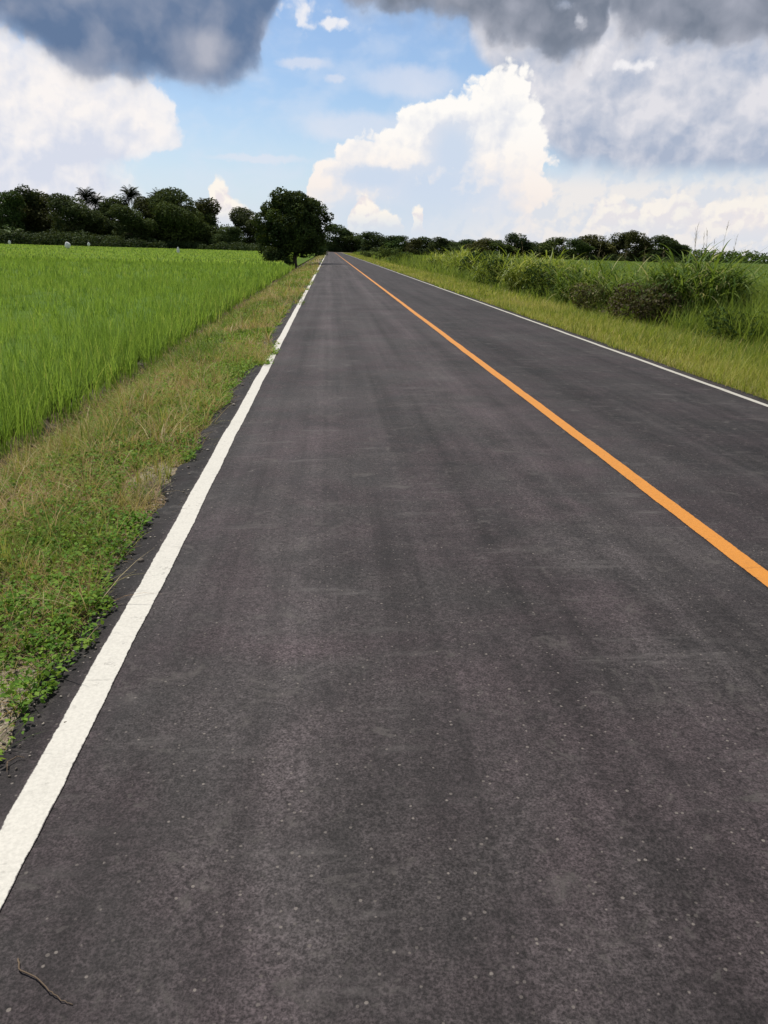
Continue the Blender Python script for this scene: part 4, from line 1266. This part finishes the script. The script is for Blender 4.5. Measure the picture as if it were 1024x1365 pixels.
# the great cumulus
Et = profile(AZc, [(-60, 345), (400, 345), (410, 222), (422, 208), (442, 200), (460, 184), (486, 170), (524, 160), (536, 134), (560, 120), (596, 106), (632, 98), (652, 86), (676, 74), (704, 76), (1100, 70)])
Er = vprofile(ELc, [(696, 40), (704, 80), (718, 100), (726, 120), (734, 150), (740, 175), (744, 205), (739, 235), (750, 260), (728, 282), (735, 330)])
Ev = b.math('ADD', b.math('SMOOTH_MIN', b.math('SUBTRACT', Et, ELc), b.math('MULTIPLY', b.math('SUBTRACT', Er, AZc), 0.9), 0.6), b.math('MULTIPLY', bil, 0.85))
Em = b.math('MULTIPLY', b.smooth(Ev, -0.05, 0.42), b.smooth(EL, 0.0, 4.6, 0.10, 1.0))
Esh = b.smooth(blobs(Pc, [(604, 205, 44, 62), (585, 256, 110, 60), (500, 236, 80, 24), (560, 292, 190, 40)], 0.3), 0.0, 0.75)
rim = b.smooth(Ev, 0.1, 2.6, 0.55, 0.0)
El = b.math('ADD', b.math('ADD', b.math('ADD', b.math('MULTIPLY', relief, 0.75), rim), b.smooth(softn, 0.3, 0.65, 0.35, 0.80)), b.math('ADD', b.math('MULTIPLY', Esh, -1.05), b.math('MULTIPLY', b.math('ADD', b.math('SUBTRACT', softm, 0.5), b.math('MULTIPLY', reliefL, 0.4)), 0.9)), clamp=True)
Elit = b.mix(b.smooth(EL, 2.5, 8.5), c10(249, 238, 231), c10(255, 252, 248))
col = b.mix(Em, col, b.mix(El, b.mix(Esh, c10(224, 227, 236), c10(206, 219, 237)), Elit))
# small bright cumuli low over the trees
Gt = profile(AZc, [(-60, 345), (270, 345), (279, 240), (288, 226), (300, 236), (312, 258), (330, 268), (346, 292), (352, 345), (456, 345), (464, 282), (474, 254), (490, 248), (502, 262), (524, 274), (538, 288), (543, 345), (545, 345),
                   (548, 270), (566, 270), (569, 345), (770, 345), (790, 262), (822, 252), (850, 268), (875, 255), (905, 246), (935, 264), (970, 258), (1010, 246), (1060, 262), (1100, 300)])
Gv = b.math('ADD', b.math('SUBTRACT', Gt, ELc), b.math('MULTIPLY', bil, 0.5))
Gm = b.math('MULTIPLY', b.math('MULTIPLY', b.smooth(Gv, 0.0, 0.35), b.smooth(EL, 0.8, 2.8)), b.smooth(AZ, 13.0, 17.0, 0.95, 0.6))
col = b.mix(Gm, col, b.mix(b.smooth(b.math('ADD', relief, b.smooth(Gv, 0.2, 1.8, 0.25, 0.0)), -0.10, 0.30), c10(238, 229, 229), c10(255, 247, 236)))
# bright scraps under the dark cloud
Td = b.smooth(b.math('ADD', blobs(Pc, [(404, 8, 66, 40), (436, 32, 62, 15), (788, 70, 24, 40), (850, 88, 60, 14)]), b.math('MULTIPLY', bil, 0.7)), 0.0, 0.7)
col = b.mix(b.math('MULTIPLY', Td, 0.85), col, c10(246, 244, 246))
# dark bases hanging overhead
Kb = profile(AZw, [(-60, 30), (0, 42), (50, 70), (85, 100), (120, 112), (200, 116), (280, 124), (325, 118), (346, 92), (352, 60), (372, 20), (392, -20), (412, -50), (440, -20), (462, 14), (510, 34), (590, 44), (640, 56), (665, 70), (705, 78), (735, 98),
                   (775, 100), (796, 84), (804, 40), (815, 52), (840, 72), (880, 70), (950, 76), (1040, 74), (1120, 80)])
Kv = b.math('ADD', b.math('SUBTRACT', ELw, Kb), b.math('ADD', b.math('MULTIPLY', b.math('SUBTRACT', 0.42, puffL), b.smooth(AZ, -3.0, 3.0, 0.25, 0.85)), b.math('MULTIPLY', bil, b.smooth(AZ, -3.0, 3.0, 0.22, 0.40))))
Km = b.math('ADD', b.math('MULTIPLY', b.smooth(Kv, -0.15, 0.6), 0.5), b.math('MULTIPLY', b.smooth(Kv, -0.8, 1.4), 0.5))
Km = b.math('MULTIPLY', Km, b.smooth(b.math('ADD', blobs(Pc, [(756, 4, 26, 24), (772, 26, 14, 20)]), b.math('MULTIPLY', bil, 0.5)), 0.0, 0.8, 1.0, 0.3))
Kl = b.smooth(blobs(Pw, [(272, 64, 62, 36), (-10, 62, 70, 26)], 0.2), 0.0, 0.8)
Ks = b.math('ADD', b.math('ADD', b.smooth(softn, 0.30, 0.78, 0.0, 0.42), b.math('MULTIPLY', Kl, 0.55)), b.math('ADD', b.math('MULTIPLY', reliefL, b.smooth(AZ, -3.0, 3.0, 0.25, 0.6)), b.smooth(Kv, 0.1, 1.3, 0.20, 0.0)), clamp=True)
Kd = b.mix(b.smooth(AZ, -3.0, 2.0), c10(100, 122, 155), c10(120, 129, 145))
col = b.mix(Km, col, b.mix(Ks, Kd, c10(180, 183, 196)))
nt.links.new(col, bg.inputs[0])

# ------------------------------------------------------------------ render settings
S.view_settings.view_transform = 'Standard'; S.view_settings.look = 'None'
S.view_settings.exposure = 0.4; S.view_settings.gamma = 1.0
S.render.engine = 'CYCLES'
S.cycles.use_denoising = True
S.cycles.max_bounces = 6; S.cycles.diffuse_bounces = 3; S.cycles.glossy_bounces = 2; S.cycles.transmission_bounces = 3; S.cycles.transparent_max_bounces = 4
S.cycles.sample_clamp_indirect = 6.0
